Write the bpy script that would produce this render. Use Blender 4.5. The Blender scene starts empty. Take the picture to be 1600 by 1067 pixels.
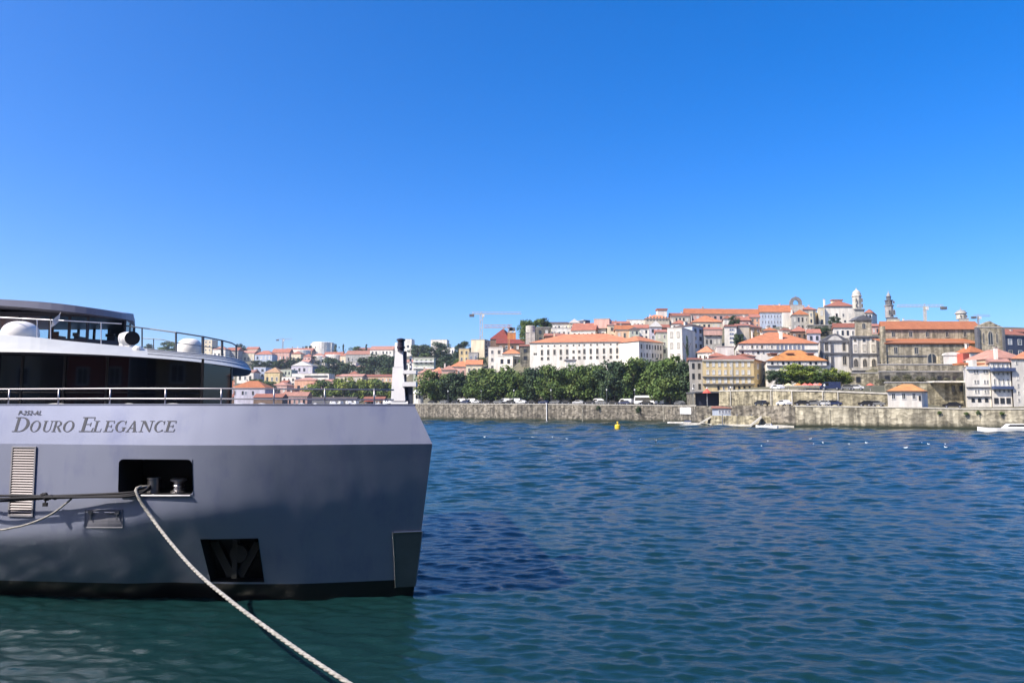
import bpy, bmesh, math, random
import numpy as np
from mathutils import Vector, Matrix

# ------------------------------------------------------------------ camera, light, exposure
SC = bpy.context.scene
COL = SC.collection
F = 1156.0
EYE = 4.5
PITCH = math.atan(104.5 / F)
cam = bpy.data.cameras.new('camera')
cam.sensor_width = 36.0
cam.lens = F / 1600 * 36
cam.clip_start = 0.1
cam.clip_end = 20000
camo = bpy.data.objects.new('camera', cam)
COL.objects.link(camo)
camo.location = (0, 0, EYE)
camo.rotation_euler = (math.radians(90) + PITCH, 0, 0)
SC.camera = camo

SUN = Vector((-0.60, -0.38, 0.70)).normalized()
wd = bpy.data.worlds.new('World')
SC.world = wd
wd.use_nodes = True
wn = wd.node_tree
sky = wn.nodes.new('ShaderNodeTexSky')
sky.sky_type = 'NISHITA'
sky.sun_disc = False
sky.sun_elevation = math.asin(SUN.z)
sky.sun_rotation = math.atan2(SUN.x, SUN.y)
sky.altitude = 0
sky.air_density = 0.75
sky.dust_density = 1.8
sky.ozone_density = 4.0
hs = wn.nodes.new('ShaderNodeHueSaturation')
hs.inputs['Hue'].default_value = 0.510
hs.inputs['Saturation'].default_value = 1.48
gm = wn.nodes.new('ShaderNodeGamma')
gm.inputs['Gamma'].default_value = 0.92
wn.links.new(sky.outputs[0], gm.inputs['Color'])
wn.links.new(gm.outputs[0], hs.inputs['Color'])
wn.links.new(hs.outputs[0], wn.nodes['Background'].inputs[0])
wn.nodes['Background'].inputs[1].default_value = 0.15
sl = bpy.data.lights.new('sun', 'SUN')
sl.energy = 3.9
sl.angle = math.radians(0.5)
sl.color = (1.0, 0.90, 0.77)
so = bpy.data.objects.new('sun', sl)
COL.objects.link(so)
so.rotation_euler = SUN.to_track_quat('Z', 'Y').to_euler()
so.location = (-30, 0, 60)
SC.view_settings.view_transform = 'Standard'
SC.view_settings.look = 'None'
SC.view_settings.exposure = 1.02
SC.view_settings.gamma = 1.0

cP, sP = math.cos(PITCH), math.sin(PITCH)


def P(x, y, Y):
    """world point at forward distance Y seen at reference position (x, y)"""
    u, v = (x - 800) / F, (533.5 - y) / F
    d = cP - v * sP
    return Vector((u * Y / d, Y, EYE + (sP + v * cP) * Y / d))


def K(x, y=600):
    u, v = (x - 800) / F, (533.5 - y) / F
    return u / (cP - v * sP)


def Z(y, Y):
    return P(800, y, Y).z


# ------------------------------------------------------------------ materials
MATS = {}


def new_mat(name):
    m = bpy.data.materials.new(name)
    m.use_nodes = True
    nt = m.node_tree
    return m, nt, nt.nodes['Principled BSDF']


def lin(c):
    return tuple(((v / 255.0) / 12.92 if v / 255.0 <= 0.04045 else ((v / 255.0 + 0.055) / 1.055) ** 2.4) for v in c)


def mat(name, col, rough=0.7, metal=0.0, var=0.15, scale=1.5, streak=False, bump=0.0, spec=0.5, col2=None, detail=6.0):
    """painted / plastered / plain surface, with weathering noise; col is linear albedo"""
    if name in MATS:
        return MATS[name]
    m, nt, b = new_mat(name)
    tc = nt.nodes.new('ShaderNodeTexCoord')
    mp = nt.nodes.new('ShaderNodeMapping')
    mp.inputs['Scale'].default_value = (1, 1, 0.18 if streak else 1)
    nt.links.new(tc.outputs['Object'], mp.inputs[0])
    n = nt.nodes.new('ShaderNodeTexNoise')
    n.inputs['Scale'].default_value = scale
    n.inputs['Detail'].default_value = detail
    n.inputs['Roughness'].default_value = 0.65
    nt.links.new(mp.outputs[0], n.inputs['Vector'])
    r = nt.nodes.new('ShaderNodeMapRange')
    r.inputs['From Min'].default_value = 0.3
    r.inputs['From Max'].default_value = 0.7
    nt.links.new(n.outputs['Fac'], r.inputs['Value'])
    mx = nt.nodes.new('ShaderNodeMix')
    mx.data_type = 'RGBA'
    a = col2 if col2 else tuple(c * (1 - var) for c in col)
    bb = tuple(min(1, c * (1 + var * 0.6)) for c in col)
    mx.inputs['A'].default_value = (*a, 1)
    mx.inputs['B'].default_value = (*bb, 1)
    nt.links.new(r.outputs[0], mx.inputs['Factor'])
    nt.links.new(mx.outputs['Result'], b.inputs['Base Color'])
    b.inputs['Roughness'].default_value = rough
    b.inputs['Metallic'].default_value = metal
    b.inputs['Specular IOR Level'].default_value = spec
    if bump:
        bp = nt.nodes.new('ShaderNodeBump')
        bp.inputs['Strength'].default_value = bump
        bp.inputs['Distance'].default_value = 0.05
        nt.links.new(n.outputs['Fac'], bp.inputs['Height'])
        nt.links.new(bp.outputs[0], b.inputs['Normal'])
    MATS[name] = m
    return m


def mat_roof(name, col):
    if name in MATS:
        return MATS[name]
    m, nt, b = new_mat(name)
    tc = nt.nodes.new('ShaderNodeTexCoord')
    n1 = nt.nodes.new('ShaderNodeTexNoise')
    n1.inputs['Scale'].default_value = 0.5
    n1.inputs['Detail'].default_value = 8
    n1.inputs['Roughness'].default_value = 0.75
    nt.links.new(tc.outputs['Object'], n1.inputs['Vector'])
    w = nt.nodes.new('ShaderNodeTexWave')
    w.inputs['Scale'].default_value = 1.6
    w.inputs['Distortion'].default_value = 0.5
    nt.links.new(tc.outputs['Object'], w.inputs['Vector'])
    r = nt.nodes.new('ShaderNodeValToRGB')
    r.color_ramp.elements[0].position = 0.3
    r.color_ramp.elements[0].color = (*[c * 0.62 for c in col], 1)
    r.color_ramp.elements[1].position = 0.72
    r.color_ramp.elements[1].color = (min(1, col[0] * 1.15), min(1, col[1] * 1.25), min(1, col[2] * 1.3), 1)
    nt.links.new(n1.outputs['Fac'], r.inputs['Fac'])
    mx = nt.nodes.new('ShaderNodeMix')
    mx.data_type = 'RGBA'
    mx.blend_type = 'MULTIPLY'
    mx.inputs['Factor'].default_value = 0.25
    nt.links.new(r.outputs[0], mx.inputs['A'])
    nt.links.new(w.outputs['Color'], mx.inputs['B'])
    oi = nt.nodes.new('ShaderNodeObjectInfo')
    rv = nt.nodes.new('ShaderNodeMapRange')
    rv.inputs['To Min'].default_value = 0.70
    rv.inputs['To Max'].default_value = 1.12
    nt.links.new(oi.outputs['Random'], rv.inputs['Value'])
    rs = nt.nodes.new('ShaderNodeMapRange')
    rs.inputs['To Min'].default_value = 1.0
    rs.inputs['To Max'].default_value = 0.90
    nt.links.new(oi.outputs['Random'], rs.inputs['Value'])
    hv = nt.nodes.new('ShaderNodeHueSaturation')
    nt.links.new(rv.outputs[0], hv.inputs['Value'])
    nt.links.new(rs.outputs[0], hv.inputs['Saturation'])
    nt.links.new(mx.outputs['Result'], hv.inputs['Color'])
    nt.links.new(hv.outputs[0], b.inputs['Base Color'])
    b.inputs['Roughness'].default_value = 0.85
    bp = nt.nodes.new('ShaderNodeBump')
    bp.inputs['Strength'].default_value = 0.4
    bp.inputs['Distance'].default_value = 0.08
    nt.links.new(w.outputs['Fac'], bp.inputs['Height'])
    nt.links.new(bp.outputs[0], b.inputs['Normal'])
    MATS[name] = m
    return m


def mat_stone(name, c1, c2, c3, scale=0.9, algae=False, streak=True):
    """rough masonry: voronoi blocks in three tones, dirt streaks, optional tide mark low down"""
    if name in MATS:
        return MATS[name]
    m, nt, b = new_mat(name)
    tc = nt.nodes.new('ShaderNodeTexCoord')
    mp = nt.nodes.new('ShaderNodeMapping')
    mp.inputs['Scale'].default_value = (scale, scale, scale * 1.7)
    nt.links.new(tc.outputs['Object'], mp.inputs[0])
    v = nt.nodes.new('ShaderNodeTexVoronoi')
    v.inputs['Scale'].default_value = 1.0
    v.inputs['Randomness'].default_value = 0.8
    nt.links.new(mp.outputs[0], v.inputs['Vector'])
    n = nt.nodes.new('ShaderNodeTexNoise')
    n.inputs['Scale'].default_value = 0.35
    n.inputs['Detail'].default_value = 10
    n.inputs['Roughness'].default_value = 0.7
    mp2 = nt.nodes.new('ShaderNodeMapping')
    mp2.inputs['Scale'].default_value = (1, 1, 0.35 if streak else 1)
    nt.links.new(tc.outputs['Object'], mp2.inputs[0])
    nt.links.new(mp2.outputs[0], n.inputs['Vector'])
    r = nt.nodes.new('ShaderNodeValToRGB')
    e = r.color_ramp.elements
    e[0].position = 0.05
    e[0].color = (*c1, 1)
    e[1].position = 0.95
    e[1].color = (*c3, 1)
    k = e.new(0.45)
    k.color = (*c2, 1)
    nt.links.new(v.outputs['Color'], r.inputs['Fac'])
    r2 = nt.nodes.new('ShaderNodeMapRange')
    r2.inputs['From Min'].default_value = 0.35
    r2.inputs['From Max'].default_value = 0.65
    r2.inputs['To Min'].default_value = 0.45
    r2.inputs['To Max'].default_value = 1.2
    nt.links.new(n.outputs['Fac'], r2.inputs['Value'])
    mx = nt.nodes.new('ShaderNodeMix')
    mx.data_type = 'RGBA'
    mx.blend_type = 'MULTIPLY'
    mx.inputs['Factor'].default_value = 1
    nt.links.new(r.outputs[0], mx.inputs['A'])
    nt.links.new(r2.outputs[0], mx.inputs['B'])
    n4 = nt.nodes.new('ShaderNodeTexNoise')
    n4.inputs['Scale'].default_value = 1.0
    n4.inputs['Detail'].default_value = 6
    mp4 = nt.nodes.new('ShaderNodeMapping')
    mp4.inputs['Scale'].default_value = (0.9, 0.9, 0.10)
    nt.links.new(tc.outputs['Object'], mp4.inputs[0])
    nt.links.new(mp4.outputs[0], n4.inputs['Vector'])
    r4 = nt.nodes.new('ShaderNodeMapRange')
    r4.inputs['From Min'].default_value = 0.40
    r4.inputs['From Max'].default_value = 0.56
    r4.inputs['To Min'].default_value = 0.55
    r4.inputs['To Max'].default_value = 1.08
    nt.links.new(n4.outputs['Fac'], r4.inputs['Value'])
    mx4 = nt.nodes.new('ShaderNodeMix')
    mx4.data_type = 'RGBA'
    mx4.blend_type = 'MULTIPLY'
    mx4.inputs['Factor'].default_value = 1
    nt.links.new(mx.outputs['Result'], mx4.inputs['A'])
    nt.links.new(r4.outputs[0], mx4.inputs['B'])
    out = mx4.outputs['Result']
    if algae:
        sx = nt.nodes.new('ShaderNodeSeparateXYZ')
        nt.links.new(tc.outputs['Object'], sx.inputs[0])
        ad = nt.nodes.new('ShaderNodeMath')
        ad.operation = 'MULTIPLY_ADD'
        ad.inputs[1].default_value = 1.0
        nt.links.new(n.outputs['Fac'], ad.inputs[0])
        nt.links.new(sx.outputs['Z'], ad.inputs[2])
        r3 = nt.nodes.new('ShaderNodeMapRange')
        r3.inputs['From Min'].default_value = 0.95
        r3.inputs['From Max'].default_value = 1.9
        nt.links.new(ad.outputs[0], r3.inputs['Value'])
        m2 = nt.nodes.new('ShaderNodeMix')
        m2.data_type = 'RGBA'
        m2.inputs['A'].default_value = (0.016, 0.02, 0.008, 1)
        nt.links.new(r3.outputs[0], m2.inputs['Factor'])
        nt.links.new(out, m2.inputs['B'])
        out = m2.outputs['Result']
    nt.links.new(out, b.inputs['Base Color'])
    b.inputs['Roughness'].default_value = 0.9
    bp = nt.nodes.new('ShaderNodeBump')
    bp.inputs['Strength'].default_value = 0.6
    bp.inputs['Distance'].default_value = 0.15
    nt.links.new(v.outputs['Distance'], bp.inputs['Height'])
    nt.links.new(bp.outputs[0], b.inputs['Normal'])
    MATS[name] = m
    return m


def mat_leaf(name, c1, c2, c3):
    if name in MATS:
        return MATS[name]
    m, nt, b = new_mat(name)
    tc = nt.nodes.new('ShaderNodeTexCoord')
    oi = nt.nodes.new('ShaderNodeObjectInfo')
    n = nt.nodes.new('ShaderNodeTexNoise')
    n.noise_dimensions = '4D'
    n.inputs['Scale'].default_value = 2.6
    n.inputs['Detail'].default_value = 5
    nt.links.new(tc.outputs['Object'], n.inputs['Vector'])
    mu = nt.nodes.new('ShaderNodeMath')
    mu.operation = 'MULTIPLY'
    mu.inputs[1].default_value = 50
    nt.links.new(oi.outputs['Random'], mu.inputs[0])
    nt.links.new(mu.outputs[0], n.inputs['W'])
    r = nt.nodes.new('ShaderNodeValToRGB')
    e = r.color_ramp.elements
    e[0].position = 0.34
    e[0].color = (*c1, 1)
    e[1].position = 0.68
    e[1].color = (*c3, 1)
    k = e.new(0.5)
    k.color = (*c2, 1)
    nt.links.new(n.outputs['Fac'], r.inputs['Fac'])
    nt.links.new(r.outputs[0], b.inputs['Base Color'])
    b.inputs['Roughness'].default_value = 0.65
    b.inputs['Specular IOR Level'].default_value = 0.25
    MATS[name] = m
    return m


def mat_glass_dark(name='window_glass', col=(0.03, 0.035, 0.045), rough=0.08):
    return mat(name, col, rough=rough, var=0.3, scale=0.4, spec=0.6)


def mat_clear(name='clear_glass'):
    if name in MATS:
        return MATS[name]
    m, nt, b = new_mat(name)
    tr = nt.nodes.new('ShaderNodeBsdfTransparent')
    tr.inputs[0].default_value = (0.80, 0.90, 0.95, 1)
    gl = nt.nodes.new('ShaderNodeBsdfGlossy')
    gl.inputs['Roughness'].default_value = 0.02
    fr = nt.nodes.new('ShaderNodeFresnel')
    fr.inputs[0].default_value = 1.45
    mx = nt.nodes.new('ShaderNodeMixShader')
    nt.links.new(fr.outputs[0], mx.inputs[0])
    nt.links.new(tr.outputs[0], mx.inputs[1])
    nt.links.new(gl.outputs[0], mx.inputs[2])
    nt.links.new(mx.outputs[0], nt.nodes['Material Output'].inputs[0])
    MATS[name] = m
    return m


WALLS = dict(
    white=(0.74, 0.70, 0.62), cream=(0.66, 0.58, 0.42), yellow=(0.58, 0.46, 0.25), pink=(0.58, 0.36, 0.30),
    salmon=(0.60, 0.34, 0.22), grey=(0.36, 0.35, 0.33), dgrey=(0.16, 0.16, 0.17), blue=(0.42, 0.48, 0.58),
    navy=(0.06, 0.075, 0.12), beige=(0.52, 0.45, 0.35), lilac=(0.55, 0.52, 0.58), ochre=(0.42, 0.28, 0.12),
    green=(0.44, 0.47, 0.38), red=(0.42, 0.09, 0.06), peach=(0.62, 0.42, 0.28), brown=(0.20, 0.13, 0.09),
    pale=(0.62, 0.595, 0.54), orange=(0.55, 0.20, 0.06), stonew=(0.40, 0.35, 0.25))
ROOFS = dict(orange=(0.60, 0.20, 0.075), bright=(0.64, 0.24, 0.05), red=(0.43, 0.14, 0.08), rust=(0.34, 0.11, 0.06),
             dark=(0.10, 0.075, 0.07), pink=(0.52, 0.24, 0.17), grey=(0.28, 0.28, 0.29), dred=(0.34, 0.06, 0.04),
             ochre=(0.50, 0.28, 0.14))


def W(k):
    return mat('wall_' + k, WALLS[k], rough=0.85, var=0.34, scale=0.5, streak=True)


def R(k):
    return mat_roof('roof_' + k, ROOFS[k])


GLASS = mat_glass_dark()
FRAME_W = mat('window_frame_white', (0.62, 0.62, 0.60), rough=0.5)
FRAME_S = mat('window_frame_stone', (0.36, 0.33, 0.27), rough=0.8)
FRAME_D = mat('window_frame_dark', (0.05, 0.05, 0.05), rough=0.5)
SHUT = mat('window_blind_white', (0.60, 0.58, 0.52), rough=0.6)
GLASSB = mat_glass_dark('window_glass_blue', (0.10, 0.13, 0.22), 0.12)
STONE = mat_stone('masonry_quay', (0.07, 0.064, 0.05), (0.175, 0.155, 0.122), (0.34, 0.31, 0.25), 1.1, algae=True)
STONE2 = mat_stone('masonry_terrace', (0.15, 0.135, 0.09), (0.33, 0.295, 0.195), (0.50, 0.45, 0.32), 1.0)
STONE3 = mat_stone('masonry_church', (0.31, 0.275, 0.19), (0.42, 0.37, 0.26), (0.52, 0.46, 0.34), 1.0)
STONE4 = mat_stone('masonry_dark', (0.09, 0.09, 0.075), (0.17, 0.16, 0.13), (0.28, 0.26, 0.21), 0.6)
GRAN = mat('granite_light', (0.46, 0.44, 0.39), rough=0.85, var=0.35, scale=0.8)
GRAND = mat('granite_dark', (0.105, 0.11, 0.125), rough=0.85, var=0.4, scale=0.9)
LEADM = mat('lead_dome', (0.27, 0.28, 0.28), rough=0.6, var=0.25)
LEAF = mat_leaf('leaves_green', (0.035, 0.065, 0.016), (0.075, 0.125, 0.028), (0.14, 0.18, 0.05))
LEAFD = mat_leaf('leaves_dark', (0.018, 0.038, 0.020), (0.038, 0.068, 0.030), (0.065, 0.10, 0.04))
LEAFY = mat_leaf('leaves_yellow', (0.08, 0.12, 0.02), (0.17, 0.22, 0.035), (0.30, 0.30, 0.06))
LEAFG = mat_leaf('leaves_grey', (0.05, 0.055, 0.03), (0.11, 0.11, 0.065), (0.20, 0.19, 0.13))
BARK = mat('bark', (0.09, 0.065, 0.045), rough=0.9, var=0.4, scale=4)
STEEL = mat('stainless_steel', (0.46, 0.45, 0.47), rough=0.34, metal=1.0, var=0.1)
BLACKP = mat('black_paint', (0.012, 0.012, 0.014), rough=0.35, var=0.3)
WHITEP = mat('white_paint', (0.78, 0.78, 0.77), rough=0.35, var=0.08)
RUBBER = mat('rubber', (0.02, 0.02, 0.02), rough=0.8)


# ------------------------------------------------------------------ mesh builder
class MB:
    def __init__(self):
        self.v, self.f, self.m, self.mats = [], [], [], []

    def mi(self, m):
        if m not in self.mats:
            self.mats.append(m)
        return self.mats.index(m)

    def face(self, pts, m):
        b = len(self.v)
        self.v += [tuple(p) for p in pts]
        self.f.append(tuple(range(b, b + len(pts))))
        self.m.append(self.mi(m))

    def mesh(self, verts, faces, m):
        b = len(self.v)
        self.v += [tuple(p) for p in verts]
        i = self.mi(m)
        for f in faces:
            self.f.append(tuple(b + k for k in f))
            self.m.append(i)

    def box(self, x0, x1, y0, y1, z0, z1, m, rz=0, at=None):
        vs = [(x, y, z) for z in (z0, z1) for x, y in ((x0, y0), (x1, y0), (x1, y1), (x0, y1))]
        if rz or at:
            c, s = math.cos(rz), math.sin(rz)
            ax, ay, az = at or (0, 0, 0)
            vs = [(ax + x * c - y * s, ay + x * s + y * c, az + z) for x, y, z in vs]
        self.mesh(vs, [(0, 3, 2, 1), (4, 5, 6, 7), (0, 1, 5, 4), (1, 2, 6, 5), (2, 3, 7, 6), (3, 0, 4, 7)], m)

    def prism(self, poly, z0, z1, m, top=True, bottom=True):
        n = len(poly)
        z0f = z0 if callable(z0) else (lambda i: z0)
        z1f = z1 if callable(z1) else (lambda i: z1)
        vs = [(p[0], p[1], z0f(i)) for i, p in enumerate(poly)] + [(p[0], p[1], z1f(i)) for i, p in enumerate(poly)]
        fs = [(i, (i + 1) % n, n + (i + 1) % n, n + i) for i in range(n)]
        if top:
            fs.append(tuple(range(n, 2 * n)))
        if bottom:
            fs.append(tuple(reversed(range(n))))
        self.mesh(vs, fs, m)

    def extrude_xz(self, poly, y0, y1, m):
        n = len(poly)
        vs = [(p[0], y0, p[1]) for p in poly] + [(p[0], y1, p[1]) for p in poly]
        fs = [tuple(range(n)), tuple(reversed(range(n, 2 * n)))]
        fs += [((i + 1) % n, i, n + i, n + (i + 1) % n) for i in range(n)]
        self.mesh(vs, fs, m)

    def lathe(self, prof, m, at=(0, 0, 0), n=20, axis='z'):
        vs, fs = [], []
        for r, h in prof:
            for i in range(n):
                a = 2 * math.pi * i / n
                p = (r * math.cos(a), r * math.sin(a), h)
                if axis == 'x':
                    p = (h, r * math.cos(a), r * math.sin(a))
                elif axis == 'y':
                    p = (r * math.cos(a), h, r * math.sin(a))
                vs.append((at[0] + p[0], at[1] + p[1], at[2] + p[2]))
        for k in range(len(prof) - 1):
            for i in range(n):
                j = (i + 1) % n
                fs.append((k * n + i, k * n + j, (k + 1) * n + j, (k + 1) * n + i))
        fs.append(tuple(reversed(range(n))))
        fs.append(tuple(range((len(prof) - 1) * n, len(prof) * n)))
        self.mesh(vs, fs, m)

    def tube(self, pts, r, m, n=8, taper=None):
        pts = [Vector(p) for p in pts]
        vs, fs = [], []
        N = len(pts)
        for i, p in enumerate(pts):
            t = (pts[min(i + 1, N - 1)] - pts[max(i - 1, 0)]).normalized()
            up = Vector((0, 0, 1)) if abs(t.z) < 0.95 else Vector((0, 1, 0))
            a = t.cross(up).normalized()
            b = a.cross(t).normalized()
            rr = r if taper is None else r + (taper - r) * i / (N - 1)
            for k in range(n):
                an = 2 * math.pi * k / n
                vs.append(p + a * (rr * math.cos(an)) + b * (rr * math.sin(an)))
        for i in range(N - 1):
            for k in range(n):
                j = (k + 1) % n
                fs.append((i * n + k, i * n + j, (i + 1) * n + j, (i + 1) * n + k))
        fs.append(tuple(reversed(range(n))))
        fs.append(tuple(range((N - 1) * n, N * n)))
        self.mesh(vs, fs, m)

    def data(self, name, smooth=False):
        me = bpy.data.meshes.new(name)
        me.from_pydata(self.v, [], self.f)
        for m in self.mats:
            if m is not None:
                me.materials.append(m)
        me.polygons.foreach_set('material_index', self.m)
        if smooth:
            me.polygons.foreach_set('use_smooth', [True] * len(self.f))
        bm = bmesh.new()
        bm.from_mesh(me)
        bmesh.ops.recalc_face_normals(bm, faces=bm.faces)
        bm.to_mesh(me)
        bm.free()
        me.update()
        return me

    def build(self, name, parent=None, smooth=False):
        o = bpy.data.objects.new(name, self.data(name, smooth))
        COL.objects.link(o)
        if parent is not None:
            o.parent = parent
        return o


def tag(o, label=None, cat=None, group=None, kind=None):
    if label:
        o['label'] = label
    if cat:
        o['category'] = cat
    if group:
        o['group'] = group
    if kind:
        o['kind'] = kind
    return o


def thing(name, label, cat, loc=(0, 0, 0), rz=0, group=None):
    o = bpy.data.objects.new(name, None)
    o.empty_display_size = 0.5
    COL.objects.link(o)
    o.location = loc
    o.rotation_euler = (0, 0, rz)
    return tag(o, label, cat, group)


def link(name, data, parent, loc=(0, 0, 0), rot=(0, 0, 0), scale=(1, 1, 1)):
    o = bpy.data.objects.new(name, data)
    COL.objects.link(o)
    o.parent = parent
    o.location = loc
    o.rotation_euler = rot
    o.scale = scale
    return o


# ------------------------------------------------------------------ bank line and setting
BANK = [(-700, 900), (-300, 860), (0, 800), (150, 730), (300, 640), (400, 540), (500, 440), (600, 350), (660, 306), (780, 276), (900, 255),
        (1040, 235), (1100, 212), (1240, 178), (1400, 165), (1600, 152), (1850, 140), (2300, 120)]
BTOP = [(-700, 7), (300, 6.6), (660, 6.6), (900, 6.0), (1060, 5.5), (1240, 5.2), (1400, 4.9), (1500, 4.55), (2300, 4.5)]
bk = np.array([K(x) for x, _ in BANK])
bY = np.array([y for _, y in BANK], float)
tk = np.array([K(x) for x, _ in BTOP])
tz = np.array([y for _, y in BTOP], float)


def bank_Y(k):
    return float(np.interp(k, bk, bY))


def bank_top(k):
    return float(np.interp(k, tk, tz))


BASES = []      # (X, Y, z) ground under every building, for the terrain


def river():
    ks = np.arange(-1.15, 1.1501, 0.0029)
    ys = [3.0]
    while ys[-1] < 1250:
        ys.append(ys[-1] + max(0.04, 0.0042 * ys[-1]))
    ys = np.array(ys)
    Kg, Yg = np.meshgrid(ks, ys)
    Xg = Kg * (Yg + 4)
    rng = np.random.default_rng(4)
    H = np.zeros_like(Xg)
    sp = np.maximum(0.04, 0.0042 * Yg)
    for i in range(110):
        lam = 0.13 * (1.7 / 0.13) ** rng.random()
        ang = rng.normal(math.radians(80), math.radians(26))
        kk = 2 * math.pi / lam
        amp = 0.0068 * lam ** 0.88 * rng.uniform(0.5, 1.3) * min(1.0, 0.5 / lam)
        fade = np.clip((lam / sp - 2.2) / 2.5, 0, 1)
        ph = rng.random() * 6.28
        a = kk * (Xg * math.cos(ang) + Yg * math.sin(ang)) + ph
        # patchy amplitude and slightly peaked crests
        mod = 0.65 + 0.5 * np.sin(0.21 * kk * (Xg * math.cos(ang + 1.2) + Yg * math.sin(ang + 1.2)) + ph * 3)
        s = np.sin(a)
        H += amp * fade * mod * (s + 0.22 * np.sin(2 * a + 1.57))
    # unresolved chop further out, same steepness, coarser with distance
    for a_, kr, kc in ((0.19, 1, 3), (0.14, 2, 6)):
        N = rng.normal(size=Xg.shape)
        for _ in range(2):
            for ax, kk in ((0, kr), (1, kc)):
                c = np.cumsum(np.pad(N, [(kk + 1, kk) if q == ax else (0, 0) for q in (0, 1)], mode='edge'), axis=ax)
                w = 2 * kk + 1
                N = (c[w:] - c[:-w]) / w if ax == 0 else (c[:, w:] - c[:, :-w]) / w
        N /= N.std()
        H += N * a_ * sp * np.clip((Yg - 14) / 30, 0.12, 1) 
    n, mcols = Xg.shape
    co = np.stack([Xg, Yg, H], -1).reshape(-1, 3).astype(np.float32)
    idx = np.arange(n * mcols).reshape(n, mcols)
    quads = np.stack([idx[:-1, :-1], idx[:-1, 1:], idx[1:, 1:], idx[1:, :-1]], -1).reshape(-1, 4)
    me = bpy.data.meshes.new('river')
    me.vertices.add(len(co))
    me.vertices.foreach_set('co', co.ravel())
    me.loops.add(quads.size)
    me.loops.foreach_set('vertex_index', quads.ravel().astype(np.int32))
    me.polygons.add(len(quads))
    me.polygons.foreach_set('loop_start', np.arange(0, quads.size, 4, dtype=np.int32))
    me.polygons.foreach_set('loop_total', np.full(len(quads), 4, np.int32))
    me.polygons.foreach_set('use_smooth', np.ones(len(quads), bool))
    me.update(calc_edges=True)
    m, nt, b = new_mat('river_water')
    b.inputs['Base Color'].default_value = (0.005, 0.024, 0.026, 1)
    b.inputs['Roughness'].default_value = 0.13
    b.inputs['IOR'].default_value = 1.33
    tc = nt.nodes.new('ShaderNodeTexCoord')
    n1 = nt.nodes.new('ShaderNodeTexNoise')
    n1.inputs['Scale'].default_value = 1.0
    n1.inputs['Detail'].default_value = 7
    n1.inputs['Roughness'].default_value = 0.62
    mp = nt.nodes.new('ShaderNodeMapping')
    mp.inputs['Scale'].default_value = (1.5, 3.6, 1)
    mp.inputs['Rotation'].default_value = (0, 0, math.radians(-10))
    nt.links.new(tc.outputs['Object'], mp.inputs[0])
    nt.links.new(mp.outputs[0], n1.inputs['Vector'])
    bp = nt.nodes.new('ShaderNodeBump')
    bp.inputs['Strength'].default_value = 1.0
    bp.inputs['Distance'].default_value = 0.035
    nt.links.new(n1.outputs['Fac'], bp.inputs['Height'])
    nt.links.new(bp.outputs[0], b.inputs['Normal'])
    me.materials.append(m)
    o = bpy.data.objects.new('river', me)
    COL.objects.link(o)
    tag(o, kind='structure')


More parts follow.
